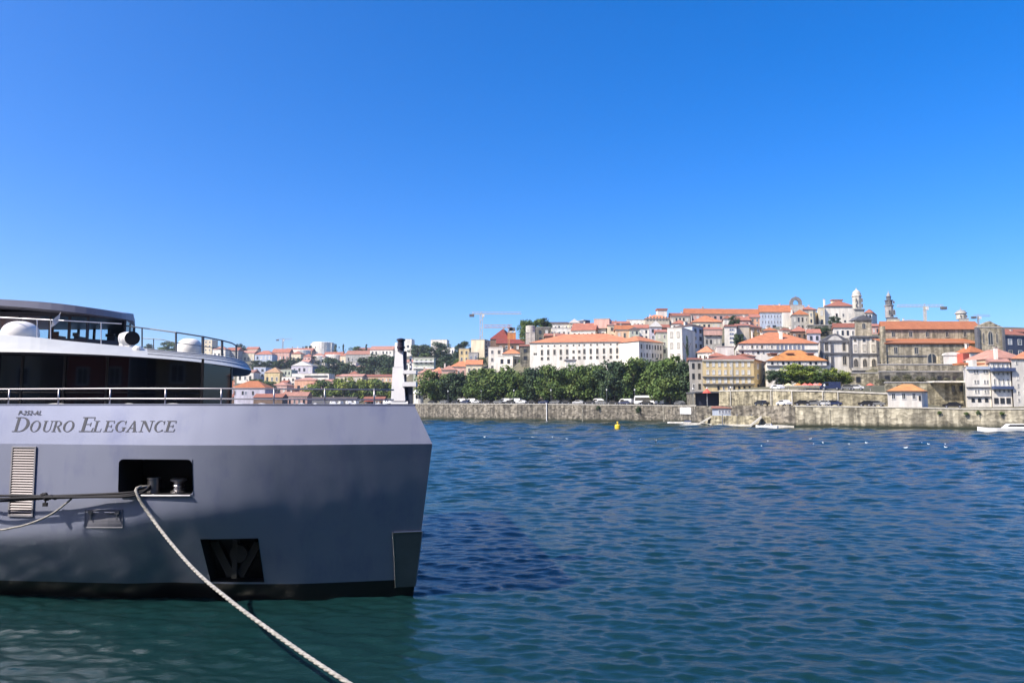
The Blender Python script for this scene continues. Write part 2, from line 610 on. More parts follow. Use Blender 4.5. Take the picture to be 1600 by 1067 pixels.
def terrain():
    ks = np.concatenate([np.arange(-0.9, -0.40, 0.02), np.arange(-0.40, 0.72, 0.006), np.arange(0.72, 1.25, 0.03)])
    ss = np.array([0, 3, 6, 9, 12, 13, 14, 16, 19, 23, 28, 33, 38, 44, 51, 59, 68, 78, 90, 104, 120, 138, 158, 180, 205, 235, 270,
                   310, 360, 420, 500, 600, 750, 950, 1200, 1600], float)
    for px in range(330, 660, 12):
        for s in (20, 45, 75, 105):
            k = K(px)
            Y = bank_Y(k) + s
            if Y < 545:
                BASES.append((k * Y, Y, 6.6 + s * .012))
    for px in range(1284, 1376, 7):
        for Y, y in ((252, 604), (246, 604), (238, 604), (230, 604), (222, 605)):
            BASES.append((K(px) * Y, Y, Z(y, Y)))
    for px in range(655, 1090, 12):
        k = K(px)
        BASES.append((k * (bank_Y(k) + 36), bank_Y(k) + 36, bank_top(k) + .6))
    B = np.array(BASES)
    vs, fs = [], []
    rng = np.random.default_rng(2)
    for k in ks:
        y0 = bank_Y(k) + 1.2
        px = 800 + k * F
        zt = bank_top(k) - 0.12
        flat = float(np.interp(px, [600, 660, 1060, 1120, 1126, 1385, 1395, 1440, 1900], [18, 30, 30, 26, 12.6, 12.6, 9, 16, 20]))
        ramp = float(np.interp(px, [600, 1110, 1126, 1380, 1400], [14, 12, 1.0, 1.0, 10]))
        for s in ss:
            Y = y0 + s
            X = k * Y
            d2 = ((B[:, 0] - X) ** 2 + (B[:, 1] - Y) ** 2) / (1 + 0.0 * Y) + 9.0
            w = 1 / d2 ** 2.0
            z = float((w * (B[:, 2])).sum() / w.sum()) - 0.6
            t = min(1, max(0, (s - flat) / ramp))
            t = t * t * (3 - 2 * t)
            z = zt * (1 - t) + z * t
            if Y > 1050:
                z *= max(0.3, 1 - (Y - 1050) / 900)
            vs.append((X, Y, z))
    n, mc = len(ks), len(ss)
    for i in range(n - 1):
        for j in range(mc - 1):
            a = i * mc + j
            fs.append((a, a + mc, a + mc + 1, a + 1))
    mb = MB()
    m = mat('hillside_earth', (0.115, 0.105, 0.07), rough=0.95, var=0.5, scale=0.12, col2=(0.045, 0.05, 0.03), bump=0.3, detail=9)
    mb.mesh(vs, fs, m)
    o = mb.build('hillside', smooth=True)
    tag(o, kind='structure')
    # promenade paving, a sheet just above the earth
    pv = mat('promenade_paving', (0.22, 0.21, 0.19), rough=0.9, var=0.25, scale=0.6)
    rd = mat('asphalt', (0.06, 0.06, 0.062), rough=0.9, var=0.3, scale=0.8)
    for nm, m, s0, s1, dz in (('promenade', pv, 0.1, 8.0, 0.03), ('road', rd, 8.0, 12.4, -0.06)):
        mb = MB()
        pk = np.arange(K(560), K(1850), 0.01)
        vs, fs = [], []
        for k in pk:
            for s in (s0, s1):
                Y = bank_Y(k) + 1.2 + s
                vs.append((k * Y, Y, bank_top(k) - 0.12 + dz + 0.06))
        for i in range(len(pk) - 1):
            fs.append((2 * i, 2 * i + 2, 2 * i + 3, 2 * i + 1))
        mb.mesh(vs, fs, m)
        tag(mb.build(nm), kind='structure')
    # the quay the photographer stands on
    mb = MB()
    mb.box(-60, 60, -40, 3.4, 2.1, 2.8, pv)
    mb.box(-60, 60, -39, 3.1, -3, 2.1, STONE)
    mb.box(-60, 60, 3.0, 3.45, 2.8, 2.95, GRAN)
    tag(mb.build('near_quay'), kind='structure')
    mb = MB()
    rng = random.Random(5)
    xs = [-260 + 20 * i for i in range(27)]
    rows = [(-40, 2.0), (-43, 14), (-47, 30), (-53, 46), (-66, 58), (-140, 66), (-200, 70)]  # unseen hill behind the camera, steepened and raised to darken hull and glass
    vs = [(x, y + rng.uniform(-1.5, 1.5), z + (rng.uniform(-2, 4) if z > 3 else 0)) for y, z in rows for x in xs]
    n = len(xs)
    mb.mesh(vs, [(j * n + i, j * n + i + 1, j * n + n + i + 1, j * n + n + i) for j in range(len(rows) - 1) for i in range(n - 1)],
            mat('unseen_hill_ground', (0.06, 0.045, 0.035), rough=1, var=.85, scale=.12))
    tag(mb.build('unseen_hill'), kind='structure')


# ------------------------------------------------------------------ the ship
SHIPC = 24.0                         # centreline


def hull_Y(X):
    """outer plating at chine height, seen from above"""
    Xs = [-36, -20, -14, -11, -8.6, -7.0, -5.5, -4, -3, -1.88]
    Ys = [19.6, 18.35, 17.80, 17.53, 17.38, 17.36, 17.42, 17.55, 17.66, 17.81]
    return float(_hsp(X))


def _make_spline():
    sx_ = np.arange(-37, 0.5, 0.05)
    sl_ = np.interp(sx_, [-37, -16, -13, -9.5, -8, -6.5, -5, -3.5, 0], [-.02, -.04, -.15, -.20, -.13, .02, .13, .18, .20])
    yy_ = np.cumsum(sl_) * 0.05
    yy_ += 16.75 - np.interp(-4.0, sx_, yy_)
    Xs = np.concatenate([np.arange(-36, -14, 2.0), np.arange(-14, 0.1, 1.0)])
    Ys = np.interp(Xs, sx_, yy_)
    n = len(Xs)
    h = np.diff(Xs)
    A = np.zeros((n, n))
    r = np.zeros(n)
    A[0, 0] = A[-1, -1] = 1
    for i in range(1, n - 1):
        A[i, i - 1], A[i, i], A[i, i + 1] = h[i - 1], 2 * (h[i - 1] + h[i]), h[i]
        r[i] = 3 * ((Ys[i + 1] - Ys[i]) / h[i] - (Ys[i] - Ys[i - 1]) / h[i - 1])
    c = np.linalg.solve(A, r)

    def f(x):
        i = int(np.clip(np.searchsorted(Xs, x) - 1, 0, n - 2))
        b = (Ys[i + 1] - Ys[i]) / h[i] - h[i] * (2 * c[i] + c[i + 1]) / 3
        d = (c[i + 1] - c[i]) / (3 * h[i])
        t = x - Xs[i]
        return Ys[i] + b * t + c[i] * t * t + d * t ** 3
    return f


_hsp = _make_spline()
ZC, ZD = 3.69, 4.575                 # chine, deck edge
XBOW = -1.83


def knuckle(X):
    return float(np.interp(X, [-36, -12.1, -10, -8, -6.9, -4.5, -1.9], [1.25, 1.47, 1.70, 2.03, 2.16, 2.4, 2.55]))


def hull_off(X, z):
    """inward offset of the plating from the chine line"""
    if z >= ZC:
        return (z - ZC) * 0.21
    zk = knuckle(X)
    soft = 0.12
    t = (zk - z) / soft
    s = soft * (math.log1p(math.exp(t)) if t < 30 else t)
    slope = float(np.interp(X, [-12, -8, -6.5, -5, -2], [0.78, 0.66, 0.36, 0.10, 0.02]))
    flare = float(np.interp(X, [-12, -9, -7, -5, -2], [0.0, 0.03, 0.16, 0.30, 0.36]))
    return s * slope + (ZC - z) * flare


def HP(X, z, out=0.0):
    return Vector((X, hull_Y(X) + hull_off(X, z) - out, z))


def on_hull(px, py, out=0.0):
    Y = 17.0
    for _ in range(12):
        p = P(px, py, Y)
        Y = hull_Y(p.x) + hull_off(p.x, p.z)
    p = P(px, py, Y)
    return Vector((p.x, p.y - out, p.z))


def stem_X(z):
    """bow edge, raked below the chine and cut back above it"""
    if z >= ZC:
        return XBOW - (z - ZC) / (ZD - ZC) * 0.44
    return XBOW - (ZC - z) * 0.152


def mat_hull():
    m, nt, b = new_mat('hull_silver_paint')
    tc = nt.nodes.new('ShaderNodeTexCoord')
    n = nt.nodes.new('ShaderNodeTexNoise')
    n.inputs['Scale'].default_value = 0.9
    n.inputs['Detail'].default_value = 5
    n.inputs['Roughness'].default_value = 0.6
    nt.links.new(tc.outputs['Object'], n.inputs['Vector'])
    mp = nt.nodes.new('ShaderNodeMapping')
    mp.inputs['Scale'].default_value = (2.2, 1, 0.5)
    nt.links.new(tc.outputs['Object'], mp.inputs[0])
    n2 = nt.nodes.new('ShaderNodeTexNoise')
    n2.inputs['Scale'].default_value = 1.0
    n2.inputs['Detail'].default_value = 8
    n2.inputs['Roughness'].default_value = 0.7
    nt.links.new(mp.outputs[0], n2.inputs['Vector'])
    ad = nt.nodes.new('ShaderNodeMath')
    ad.operation = 'ADD'
    nt.links.new(n.outputs['Fac'], ad.inputs[0])
    nt.links.new(n2.outputs['Fac'], ad.inputs[1])
    r = nt.nodes.new('ShaderNodeValToRGB')
    r.color_ramp.elements[0].position = 0.7
    r.color_ramp.elements[0].color = (0.235, 0.265, 0.41, 1)
    r.color_ramp.elements[1].position = 1.25
    r.color_ramp.elements[1].color = (0.30, 0.33, 0.45, 1)
    hv = nt.nodes.new('ShaderNodeMath')
    hv.operation = 'MULTIPLY'
    hv.inputs[1].default_value = 1.0
    nt.links.new(ad.outputs[0], hv.inputs[0])
    nt.links.new(hv.outputs[0], r.inputs['Fac'])
    nt.links.new(r.outputs[0], b.inputs['Base Color'])
    b.inputs['Metallic'].default_value = 0.35
    b.inputs['Roughness'].default_value = 0.36
    # plate unevenness: wide soft dents between frames
    n3 = nt.nodes.new('ShaderNodeTexNoise')
    n3.inputs['Scale'].default_value = 0.55
    n3.inputs['Detail'].default_value = 2
    nt.links.new(tc.outputs['Object'], n3.inputs['Vector'])
    bp = nt.nodes.new('ShaderNodeBump')
    bp.inputs['Strength'].default_value = 0.5
    bp.inputs['Distance'].default_value = 0.06
    wv = nt.nodes.new('ShaderNodeTexWave')
    wv.inputs['Scale'].default_value = 0.55
    wv.inputs['Distortion'].default_value = 0.8
    nt.links.new(tc.outputs['Object'], wv.inputs['Vector'])
    sm_ = nt.nodes.new('ShaderNodeMath')
    sm_.operation = 'MULTIPLY_ADD'
    sm_.inputs[1].default_value = 0.05
    nt.links.new(wv.outputs['Fac'], sm_.inputs[0])
    nt.links.new(n3.outputs['Fac'], sm_.inputs[2])
    nt.links.new(sm_.outputs[0], bp.inputs['Height'])
    nt.links.new(bp.outputs[0], b.inputs['Normal'])
    return m


DY = 0.8


def PS(x, y, Y):
    return P(x, y, Y + DY)


def lerp_curve(pts, t):
    x = t * (len(pts) - 1)
    i = min(int(x), len(pts) - 2)
    f = x - i
    q = [pts[max(i - 1, 0)], pts[i], pts[i + 1], pts[min(i + 2, len(pts) - 1)]]
    return [0.5 * (2 * b + (c - a) * f + (2 * a - 5 * b + 4 * c - d) * f * f + (3 * b - a - 3 * c + d) * f ** 3) for a, b, c, d in zip(*q)]


def ship():
    root = thing('river_cruise_ship', 'silver grey river cruise ship moored in the foreground with dark glazed deckhouse', 'ship', (-12, 20, 0))
    RI = Matrix.Translation((12, -20, 0))

    def child(mb, name, parent=root, smooth=False):
        o = mb.build(name, smooth=smooth)
        o.parent = parent
        if parent is root:
            o.matrix_parent_inverse = RI
        return o
    HM = mat_hull()
    # holes: mooring port and anchor pocket
    a, b_ = on_hull(186, 717), on_hull(302, 773)
    port = (a.x, b_.x, b_.z, a.z)
    a, b_ = on_hull(313, 842), on_hull(413, 909)
    anch = (a.x, b_.x, b_.z, a.z)
    xs = sorted(set([round(v, 4) for v in np.concatenate([np.arange(-36, -14, 1.0), np.arange(-14, -2.7, 0.16)])] +
                    [port[0], port[1], anch[0], anch[1]]))
    xs = [x for i, x in enumerate(xs) if i == 0 or x - xs[i - 1] > 0.004 or x in (port[0], port[1], anch[0], anch[1])]
    zs = sorted(set([-1.2, -0.4, 0.05, 0.41] + list(np.arange(0.5, ZC - 0.02, 0.085)) + [ZC, port[2], port[3], anch[2], anch[3]]))
    mb = MB()

    def inside(x0, x1, z0, z1):
        cx, cz = (x0 + x1) / 2, (z0 + z1) / 2
        return any(h[0] < cx < h[1] and h[2] < cz < h[3] for h in (port, anch))
    nx = len(xs) + 5
    grid = []
    for z in zs:
        row = []
        sx = stem_X(z)
        last = xs[-1]
        cols = xs + [last + (sx - last) * t for t in (0.2, 0.4, 0.6, 0.8, 1.0)]
        for X in cols:
            row.append(tuple(HP(X, z)))
        grid.append(row)
    vs = [p for row in grid for p in row]
    upper, lower = [], []
    for j in range(len(zs) - 1):
        for i in range(nx - 1):
            p, q = grid[j][i], grid[j + 1][i + 1]
            if inside(p[0], q[0], p[2], q[2]):
                continue
            f = (j * nx + i, j * nx + i + 1, (j + 1) * nx + i + 1, (j + 1) * nx + i)
            (upper if zs[j] >= 0.405 else lower).append(f)
    mb.mesh(vs, upper, HM)
    ids = len(mb.f)
    for f in lower:
        mb.f.append(f)
        mb.m.append(mb.mi(BLACKP))
    # bulwark strip above the chine
    vs, fs = [], []
    cols = xs[:-1] + [None]
    zz = [ZC, (ZC + ZD) / 2, ZD]
    X2 = list(np.arange(-36, -2.4, 0.4)) + [0]
    for z in zz:
        for X in X2:
            Xq = stem_X(z) if X == 0 else X
            vs.append(tuple(HP(Xq, z + 1e-6)))
    n2 = len(X2)
    for j in range(2):
        for i in range(n2 - 1):
            fs.append((j * n2 + i, j * n2 + i + 1, (j + 1) * n2 + i + 1, (j + 1) * n2 + i))
    mb.mesh(vs, fs, HM)
    # capping of the bulwark and its inner face
    vs, fs = [], []
    for X in X2:
        Xq = stem_X(ZD) if X == 0 else X
        p = HP(Xq, ZD)
        vs += [(p.x, p.y - 0.012, p.z + 0.002), (p.x, p.y - 0.012, p.z + 0.03), (p.x, p.y + 0.12, p.z + 0.03), (p.x, p.y + 0.12, p.z - 0.16)]
    for i in range(n2 - 1):
        for k in range(3):
            fs.append((4 * i + k, 4 * i + 4 + k, 4 * i + 5 + k, 4 * i + 1 + k))
    mb.mesh(vs, fs, HM)
    # blunt bow and far side, stern end, deck
    bowr = [[(stem_X(z), hull_Y(stem_X(z)) + hull_off(stem_X(z), z), z) for z in (-1.2, 0.41, 2.0, ZC, ZD)]]
    for q in (0.15, 0.5, 0.85, 1.0):
        row = []
        for (x, y, z) in bowr[0]:
            yf = 2 * SHIPC - y
            row.append((x - (yf - y) * q * 0.16 - 0.0, y + (yf - y) * q, z))
        bowr.append(row)
    vs = [p for r_ in bowr for p in r_]
    fs = [(i * 5 + k, i * 5 + 5 + k, i * 5 + 6 + k, i * 5 + 1 + k) for i in range(4) for k in range(4)]
    mb.mesh(vs, fs, HM)
    far = []
    for z in (-1.2, 0.41, ZC, ZD):
        e = bowr[-1][{-1.2: 0, 0.41: 1, ZC: 3, ZD: 4}[z]]
        far.append([(-36, 27.8 - hull_off(-36, z), z), (-14, 28.6 - hull_off(-14, z), z), e])
    vs = [p for r_ in far for p in r_]
    mb.mesh(vs, [(j * 3 + i, j * 3 + i + 1, j * 3 + 4 + i, j * 3 + 3 + i) for j in range(3) for i in range(2)], HM)
    hull = child(mb, 'hull', smooth=False)
    for p in hull.data.polygons:
        p.use_smooth = True
    hull.data.set_sharp_from_angle(angle=math.radians(9))
    # deck
    mb = MB()
    dk = mat('deck_coating', (0.20, 0.22, 0.25), rough=0.7)
    poly = [(X, hull_Y(X) + hull_off(X, ZD) + 0.1) for X in np.arange(-36, -2.6, 1.0)]
    poly += [(-2.45, hull_Y(-2.45) + 0.35), (-4.1, 28.2), (-14, 28.3), (-36, 27.5)]
    mb.prism(poly, 4.38, 4.43, dk)
    child(mb, 'deck')
    # mooring port lining
    dark = mat('port_interior', (0.012, 0.012, 0.016), rough=0.6)
    for nm, h, dep in (('mooring_port', port, 1.1), ('anchor_pocket', anch, 0.45)):
        mb = MB()
        x0, x1, z0, z1 = h
        c = [HP(x0, z0, 0.01), HP(x1, z0, 0.01), HP(x1, z1, 0.01), HP(x0, z1, 0.01)]
        bk_ = [Vector((p.x, p.y + dep, p.z)) for p in c]
        for i in range(4):
            j = (i + 1) % 4
            mb.face([c[i], c[j], bk_[j], bk_[i]], dark)
        mb.face(bk_, dark)
        # rounded corner fillets in hull paint
        if nm == 'mooring_port':
            rr = 0.11
            for cx, cz, sx, sz in ((x0, z1, 1, -1), (x1, z1, -1, -1), (x1, z0, -1, 1), (x0, z0, 1, 1)):
                pts = [HP(cx, cz, 0.012)]
                for t in range(7):
                    an = math.pi / 2 * t / 6
                    pts.append(HP(cx + sx * (rr - rr * math.sin(an)), cz + sz * (rr - rr * math.cos(an)), 0.012))
                mb.face(pts, HM)
        po = child(mb, nm)
        if nm == 'mooring_port':
            # bright lip along the sill
            sb = MB()
            sb.tube([HP(x0 + 0.05 + (x1 - x0 - 0.1) * t / 8, z0 - 0.012, 0.03) for t in range(9)], 0.022, STEEL)
            child(sb, 'sill', parent=root)
            for px, kind in ((228, 0), (266, 1)):
                q = on_hull(px, 770)
                bb = MB()
                if kind == 0:
                    bb.lathe([(0.14, 0), (0.14, 0.02), (0.13, 0.03), (0.13, 0.30), (0.15, 0.31), (0.15, 0.34)], STEEL, (q.x, q.y + 0.35, z0 + 0.01), 24)
                else:
                    bb.lathe([(0.17, 0), (0.17, 0.03), (0.11, 0.06), (0.10, 0.12), (0.13, 0.16), (0.10, 0.20), (0.12, 0.24), (0.18, 0.27), (0.18, 0.31), (0.14, 0.33)],
                             STEEL, (q.x, q.y + 0.40, z0 + 0.01), 24)
                child(bb, 'bollard', smooth=False)
        else:
            ab = MB()
            am = mat('anchor_iron', (0.008, 0.009, 0.009), rough=0.5, var=0.4)
            cx, cz = (x0 + x1) / 2, (z0 + z1) / 2
            yy = HP(cx, cz).y + 0.24

            def fl(pts, t=0.08):
                ab.extrude_xz(pts, yy - t, yy + t, am)
            fl([(cx - 0.62, cz + 0.40), (cx - 0.42, cz + 0.40), (cx - 0.02, cz - 0.33), (cx - 0.18, cz - 0.42)])
            fl([(cx + 0.62, cz + 0.40), (cx + 0.18, cz - 0.42), (cx + 0.02, cz - 0.33), (cx + 0.42, cz + 0.40)])
            ab.lathe([(0.02, -0.1), (0.2, -0.09), (0.2, 0.09), (0.02, 0.1)], am, (cx + 0.08, yy - 0.06, cz + 0.14), 20, 'y')
            ab.box(cx - 0.06, cx + 0.06, yy - 0.16, yy - 0.04, cz - 0.42, cz + 0.46, am)
            child(ab, 'anchor')
    # louvre vent (frame + slats)
    fm = mat('vent_frame', (0.36, 0.36, 0.40), rough=0.45, metal=0.4)
    sm = mat('vent_slats', (0.17, 0.155, 0.17), rough=0.45, metal=0.3)
    tl, tr_, br, bl = on_hull(20, 697), on_hull(57, 697), on_hull(53, 806), on_hull(13, 806)
    x0, x1, z0, z1 = (tl.x + bl.x) / 2, (tr_.x + br.x) / 2, bl.z, tl.z
    mb = MB()
    yb = HP(x0, (z0 + z1) / 2).y
    fr_ = MB()
    w = 0.035

    def hullbox(B_, xa, xb, za, zb, out0, out1, m):
        q = [HP(xa, za, out0), HP(xb, za, out0), HP(xb, zb, out0), HP(xa, zb, out0)]
        r_ = [HP(xa, za, out1), HP(xb, za, out1), HP(xb, zb, out1), HP(xa, zb, out1)]
        B_.mesh(q + r_, [(0, 1, 2, 3), (4, 7, 6, 5), (0, 4, 5, 1), (1, 5, 6, 2), (2, 6, 7, 3), (3, 7, 4, 0)], m)
    hullbox(fr_, x0, x0 + w, z0, z1, -0.02, 0.035, fm)
    hullbox(fr_, x1 - w, x1, z0, z1, -0.02, 0.035, fm)
    hullbox(fr_, x0 + w, x1 - w, z0, z0 + w, -0.02, 0.036, fm)
    hullbox(fr_, x0 + w, x1 - w, z1 - w, z1, -0.02, 0.036, fm)
    vent = child(fr_, 'vent')
    mb = MB()
    hullbox(mb, x0 + w, x1 - w, z0 + w, z1 - w, -0.01, 0.004, BLACKP)
    ns = 26
    for i in range(ns):
        za = z0 + w + (z1 - z0 - 2 * w) * (i + 0.12) / ns
        zb = za + (z1 - z0 - 2 * w) / ns * 0.52
        q = [HP(x0 + w, za, 0.034), HP(x1 - w, za, 0.034), HP(x1 - w, zb, 0.008), HP(x0 + w, zb, 0.008)]
        mb.mesh(q + [p + Vector((0, 0.004, -0.006)) for p in q], [(0, 1, 2, 3), (4, 7, 6, 5), (0, 4, 5, 1), (2, 6, 7, 3)], sm)
    so_ = mb.build('slats')
    so_.parent = vent
    so_.matrix_parent_inverse = Matrix.Identity(4)
    # hatch panel under the mooring port
    a, b_ = on_hull(133, 796), on_hull(192, 824)
    mb = MB()
    hp_ = mat('hatch_paint', (0.20, 0.205, 0.25), rough=0.6, metal=0.0)
    for (xa, ya, xb, yb_) in ((133, 796, 192, 796), (133, 824, 192, 824), (133, 796, 133, 824), (192, 796, 192, 824)):
        mb.tube([on_hull(xa + (xb - xa) * t / 5, ya + (yb_ - ya) * t / 5, 0.004) for t in range(6)], 0.011, hp_, 6)
    q = [on_hull(133 + 59 * (i % 6) / 5, 796 + 28 * (i // 6) / 5, 0.006) for i in range(36)]
    mb.mesh(q, [(j * 6 + i, j * 6 + i + 1, j * 6 + i + 7, j * 6 + i + 6) for j in range(5) for i in range(5)], hp_)
    ho = child(mb, 'hatch')
    for px in (143, 184):
        q = on_hull(px, 800)
        hb = MB()
        hb.box(q.x - 0.05, q.x + 0.05, q.y - 0.05, q.y + 0.02, q.z - 0.035, q.z + 0.035, STEEL)
        hb.tube([(q.x, q.y - 0.03, q.z), (q.x, q.y - 0.02, q.z - 0.16)], 0.012, STEEL)
        hb.tube([(q.x, q.y - 0.03, q.z), (q.x + (0.3 if px < 160 else -0.28), q.y - 0.03, q.z)], 0.009, STEEL)
        o = hb.build('hinge')
        o.parent = ho
    # stem plate
    mb = MB()
    pm = mat('stem_plate_paint', (0.13, 0.15, 0.145), rough=0.5, var=0.2)
    tl = on_hull(615, 832)
    za, zb = on_hull(615, 917).z, tl.z
    q = [HP(tl.x, za, 0.03), HP(stem_X(za) + 0.02, za, 0.03), HP(stem_X(zb) + 0.02, zb, 0.03), HP(tl.x, zb, 0.03)]
    r_ = [p + Vector((0, 0.2, 0)) for p in q]
    mb.mesh(q + r_, [(0, 1, 2, 3), (4, 7, 6, 5), (0, 4, 5, 1), (1, 5, 6, 2), (2, 6, 7, 3), (3, 7, 4, 0)], pm)
    so_ = child(mb, 'stem_plate')
    eb = MB()
    eb.tube([q[0] + Vector((-0.01, -0.01, 0)), q[3] + Vector((-0.01, -0.01, 0.01))], 0.014, STEEL)
    eb.tube([q[3] + Vector((0.02, -0.01, 0.02)), q[2] + Vector((0, -0.01, 0.02))], 0.014, STEEL)
    o = eb.build('edge_strip')
    o.parent = so_
    # name and registration
    ink = mat('lettering_ink', (0.035, 0.04, 0.06), rough=0.5)
    mb = MB()
    cnt = [0]

    def put(box, poly, it=0.30):
        x0_, x1_, ytop, ybot = box
        cnt[0] += 1
        pts = []
        for u, v in poly:
            px = x0_ + u * (x1_ - x0_) + (v - 0.5) * it * (ybot - ytop)
            py = ybot - v * (ybot - ytop)
            pts.append(on_hull(px, py, 0.006 + 0.00025 * (cnt[0] % 9)))
        mb.face(pts, ink)

    def ring(box, co, ro, ci, ri, a0, a1, n=22, **kw):
        for i in range(n):
            t0, t1 = [math.radians(a0 + (a1 - a0) * (i + d) / n) for d in (0, 1)]
            put(box, [(co[0] + ro[0] * math.cos(t0), co[1] + ro[1] * math.sin(t0)), (co[0] + ro[0] * math.cos(t1), co[1] + ro[1] * math.sin(t1)),
                      (ci[0] + ri[0] * math.cos(t1), ci[1] + ri[1] * math.sin(t1)), (ci[0] + ri[0] * math.cos(t0), ci[1] + ri[1] * math.sin(t0))])

    def q4(box, x0_, y0_, x1_, y1_):
        put(box, [(x0_, y0_), (x1_, y0_), (x1_, y1_), (x0_, y1_)])

    def glyph(ch, box):
        if ch == 'D':
            q4(box, .14, 0, .32, 1)
            q4(box, 0, 0, .5, .055)
            q4(box, 0, .945, .5, 1)
            ring(box, (.42, .5), (.58, .5), (.42, .5), (.38, .445), -90, 90)
        elif ch == 'O':
            ring(box, (.5, .5), (.5, .52), (.5, .5), (.31, .46), 0, 360, 36)
        elif ch == 'U':
            q4(box, .10, .3, .29, 1)
            q4(box, .80, .3, .88, 1)
            q4(box, -.02, .94, .42, 1)
            q4(box, .66, .94, 1.02, 1)
            ring(box, (.49, .32), (.39, .34), (.545, .32), (.255, .26), 180, 360)
        elif ch == 'R':
            q4(box, .14, 0, .33, 1)
            q4(box, 0, 0, .46, .055)
            q4(box, 0, .945, .5, 1)
            q4(box, .33, .47, .5, .525)
            ring(box, (.45, .735), (.42, .265), (.45, .735), (.23, .21), -90, 90)
            put(box, [(.42, .49), (.62, .49), (1.05, 0), (.80, 0)])
        elif ch == 'E':
            q4(box, .16, 0, .37, 1)
            q4(box, 0, 0, .95, .06)
            q4(box, .02, .94, .92, 1)
            q4(box, .37, .48, .72, .535)
            put(box, [(.88, .06), (.95, .06), (1.0, .27), (.94, .27)])
            q4(box, .86, .76, .92, .94)
            q4(box, .68, .38, .74, .64)
        elif ch == 'L':
            q4(box, .16, 0, .38, 1)
            q4(box, 0, 0, .95, .06)
            q4(box, 0, .945, .56, 1)
            put(box, [(.88, .06), (.95, .06), (1.0, .30), (.94, .30)])
        elif ch in 'CG':
            ring(box, (.52, .5), (.52, .52), (.56, .5), (.36, .465), 42, 318, 30)
            q4(box, .86, .66, .92, 1.0)
            if ch == 'G':
                q4(box, .74, .06, .93, .42)
                q4(box, .62, .37, 1.04, .42)
            else:
                q4(box, .88, .03, .93, .22)
        elif ch == 'A':
            put(box, [(.06, 0), (.15, 0), (.56, 1), (.50, 1)])
            put(box, [(.68, 0), (.92, 0), (.58, 1), (.44, 1)])
            q4(box, .28, .30, .78, .36)
            q4(box, -.04, 0, .30, .05)
            q4(box, .58, 0, 1.04, .05)
        elif ch == 'N':
            q4(box, .12, 0, .19, 1)
            q4(box, .82, 0, .89, 1)
            put(box, [(.06, 1), (.32, 1), (.89, 0), (.78, 0)])
            q4(box, -.02, 0, .34, .055)
            q4(box, .66, .945, 1.04, 1)
            q4(box, -.06, .945, .2, 1)
    T, S, BL = 651.5, 657.3, 674.5
    for ch, xa, xb, tp in (('D', 22, 46, T), ('O', 47.5, 63.5, S), ('U', 67, 82, S), ('R', 82.5, 97.5, S), ('O', 99, 116, S),
                           ('E', 126.5, 148, T), ('L', 146.5, 160, S), ('E', 163, 178.5, S), ('G', 180.5, 197, S), ('A', 199, 216, S),
                           ('N', 219, 239, S), ('C', 241.5, 257, S), ('E', 258.5, 275, S)):
        glyph(ch, (xa, xb, tp, BL))
    child(mb, 'lettering')
    fc = bpy.data.curves.new('registration_lettering', 'FONT')
    fc.body = 'P-252-AL'
    fc.size = 0.145
    fc.shear = 0.25
    fc.space_character = 1.12
    fc.offset = 0.002
    fc.extrude = 0.001
    fc.materials.append(ink)
    ft = bpy.data.objects.new('registration_text', fc)
    COL.objects.link(ft)
    bpy.context.view_layer.update()
    fme = bpy.data.meshes.new_from_object(ft.evaluated_get(bpy.context.evaluated_depsgraph_get()))
    bpy.data.objects.remove(ft)
    fo = bpy.data.objects.new('registration_lettering', fme)
    COL.objects.link(fo)
    p0, p1, p2 = on_hull(28, 648, 0.012), on_hull(66, 648, 0.012), on_hull(28, 640, 0.012)
    ex = (p1 - p0).normalized()
    ez = ex.cross((p2 - p0)).normalized()
    ey = ez.cross(ex).normalized()
    fo.parent = root
    fo.matrix_parent_inverse = RI
    fo.matrix_basis = Matrix.Translation(p0) @ Matrix((ex, ey, ez)).transposed().to_4x4()
    # rails along the deck edge
    RAILM = mat('rail_steel', (0.30, 0.29, 0.31), rough=0.38, metal=1.0, var=0.15)
    mb = MB()
    Xr = [x for x in np.arange(-36, -3.0, 0.4)] + [-2.75]
    for dz in (0.38, 0.15):
        pts = []
        for X in Xr:
            p = HP(X, ZD)
            pts.append((p.x, p.y + 0.12, p.z + dz - 0.025 * max(0, (X + 9) / 6)))
        mb.tube(pts, 0.017, RAILM, 8)
    rail = child(mb, 'railing', smooth=True)
    for px in (-160, -75, 8, 86, 167, 254, 342, 425, 505, 583):
        q = on_hull(px, 632)
        X = q.x
        p = HP(X, ZD)
        ob = MB()
        ob.tube([(p.x, p.y + 0.12, p.z - 0.1), (p.x, p.y + 0.12, p.z + 0.39)], 0.019, RAILM, 8)
        o = ob.build('post', smooth=True)
        o.parent = rail
    # white vent caps along the deck
    for px, w_ in ((85, 20), (200, 12), (268, 18), (372, 14), (408, 12), (470, 10), (492, 6), (520, 14), (552, 10), (590, 10), (601, 8)):
        q = PS(px, 632, 18.6)
        r_ = w_ * 18.6 / F
        ob = MB()
        ob.lathe([(r_, 4.43), (r_, 4.54), (r_ * 0.94, 4.585), (r_ * 0.7, 4.615), (r_ * 0.3, 4.632), (0.01, 4.636)], WHITEP, (q.x, q.y + r_ * 0.3, 0), 20)
        child(ob, 'vent_cap', smooth=True)
    Lc = [(-700, 545, 19.8), (-300, 547, 18.6), (0, 549.5, 18.15), (100, 552, 18.15), (200, 556.5, 18.35), (290, 563.5, 18.85), (350, 571, 19.7), (385, 577, 21.0), (393, 579, 22.6)]
    Uc = [(-700, 505, 20.4), (-300, 512, 19.1), (0, 523, 18.7), (100, 532, 18.75), (200, 541.5, 19.0), (285, 550, 19.6), (345, 556, 20.6), (380, 564, 21.8), (392, 577.4, 22.7)]
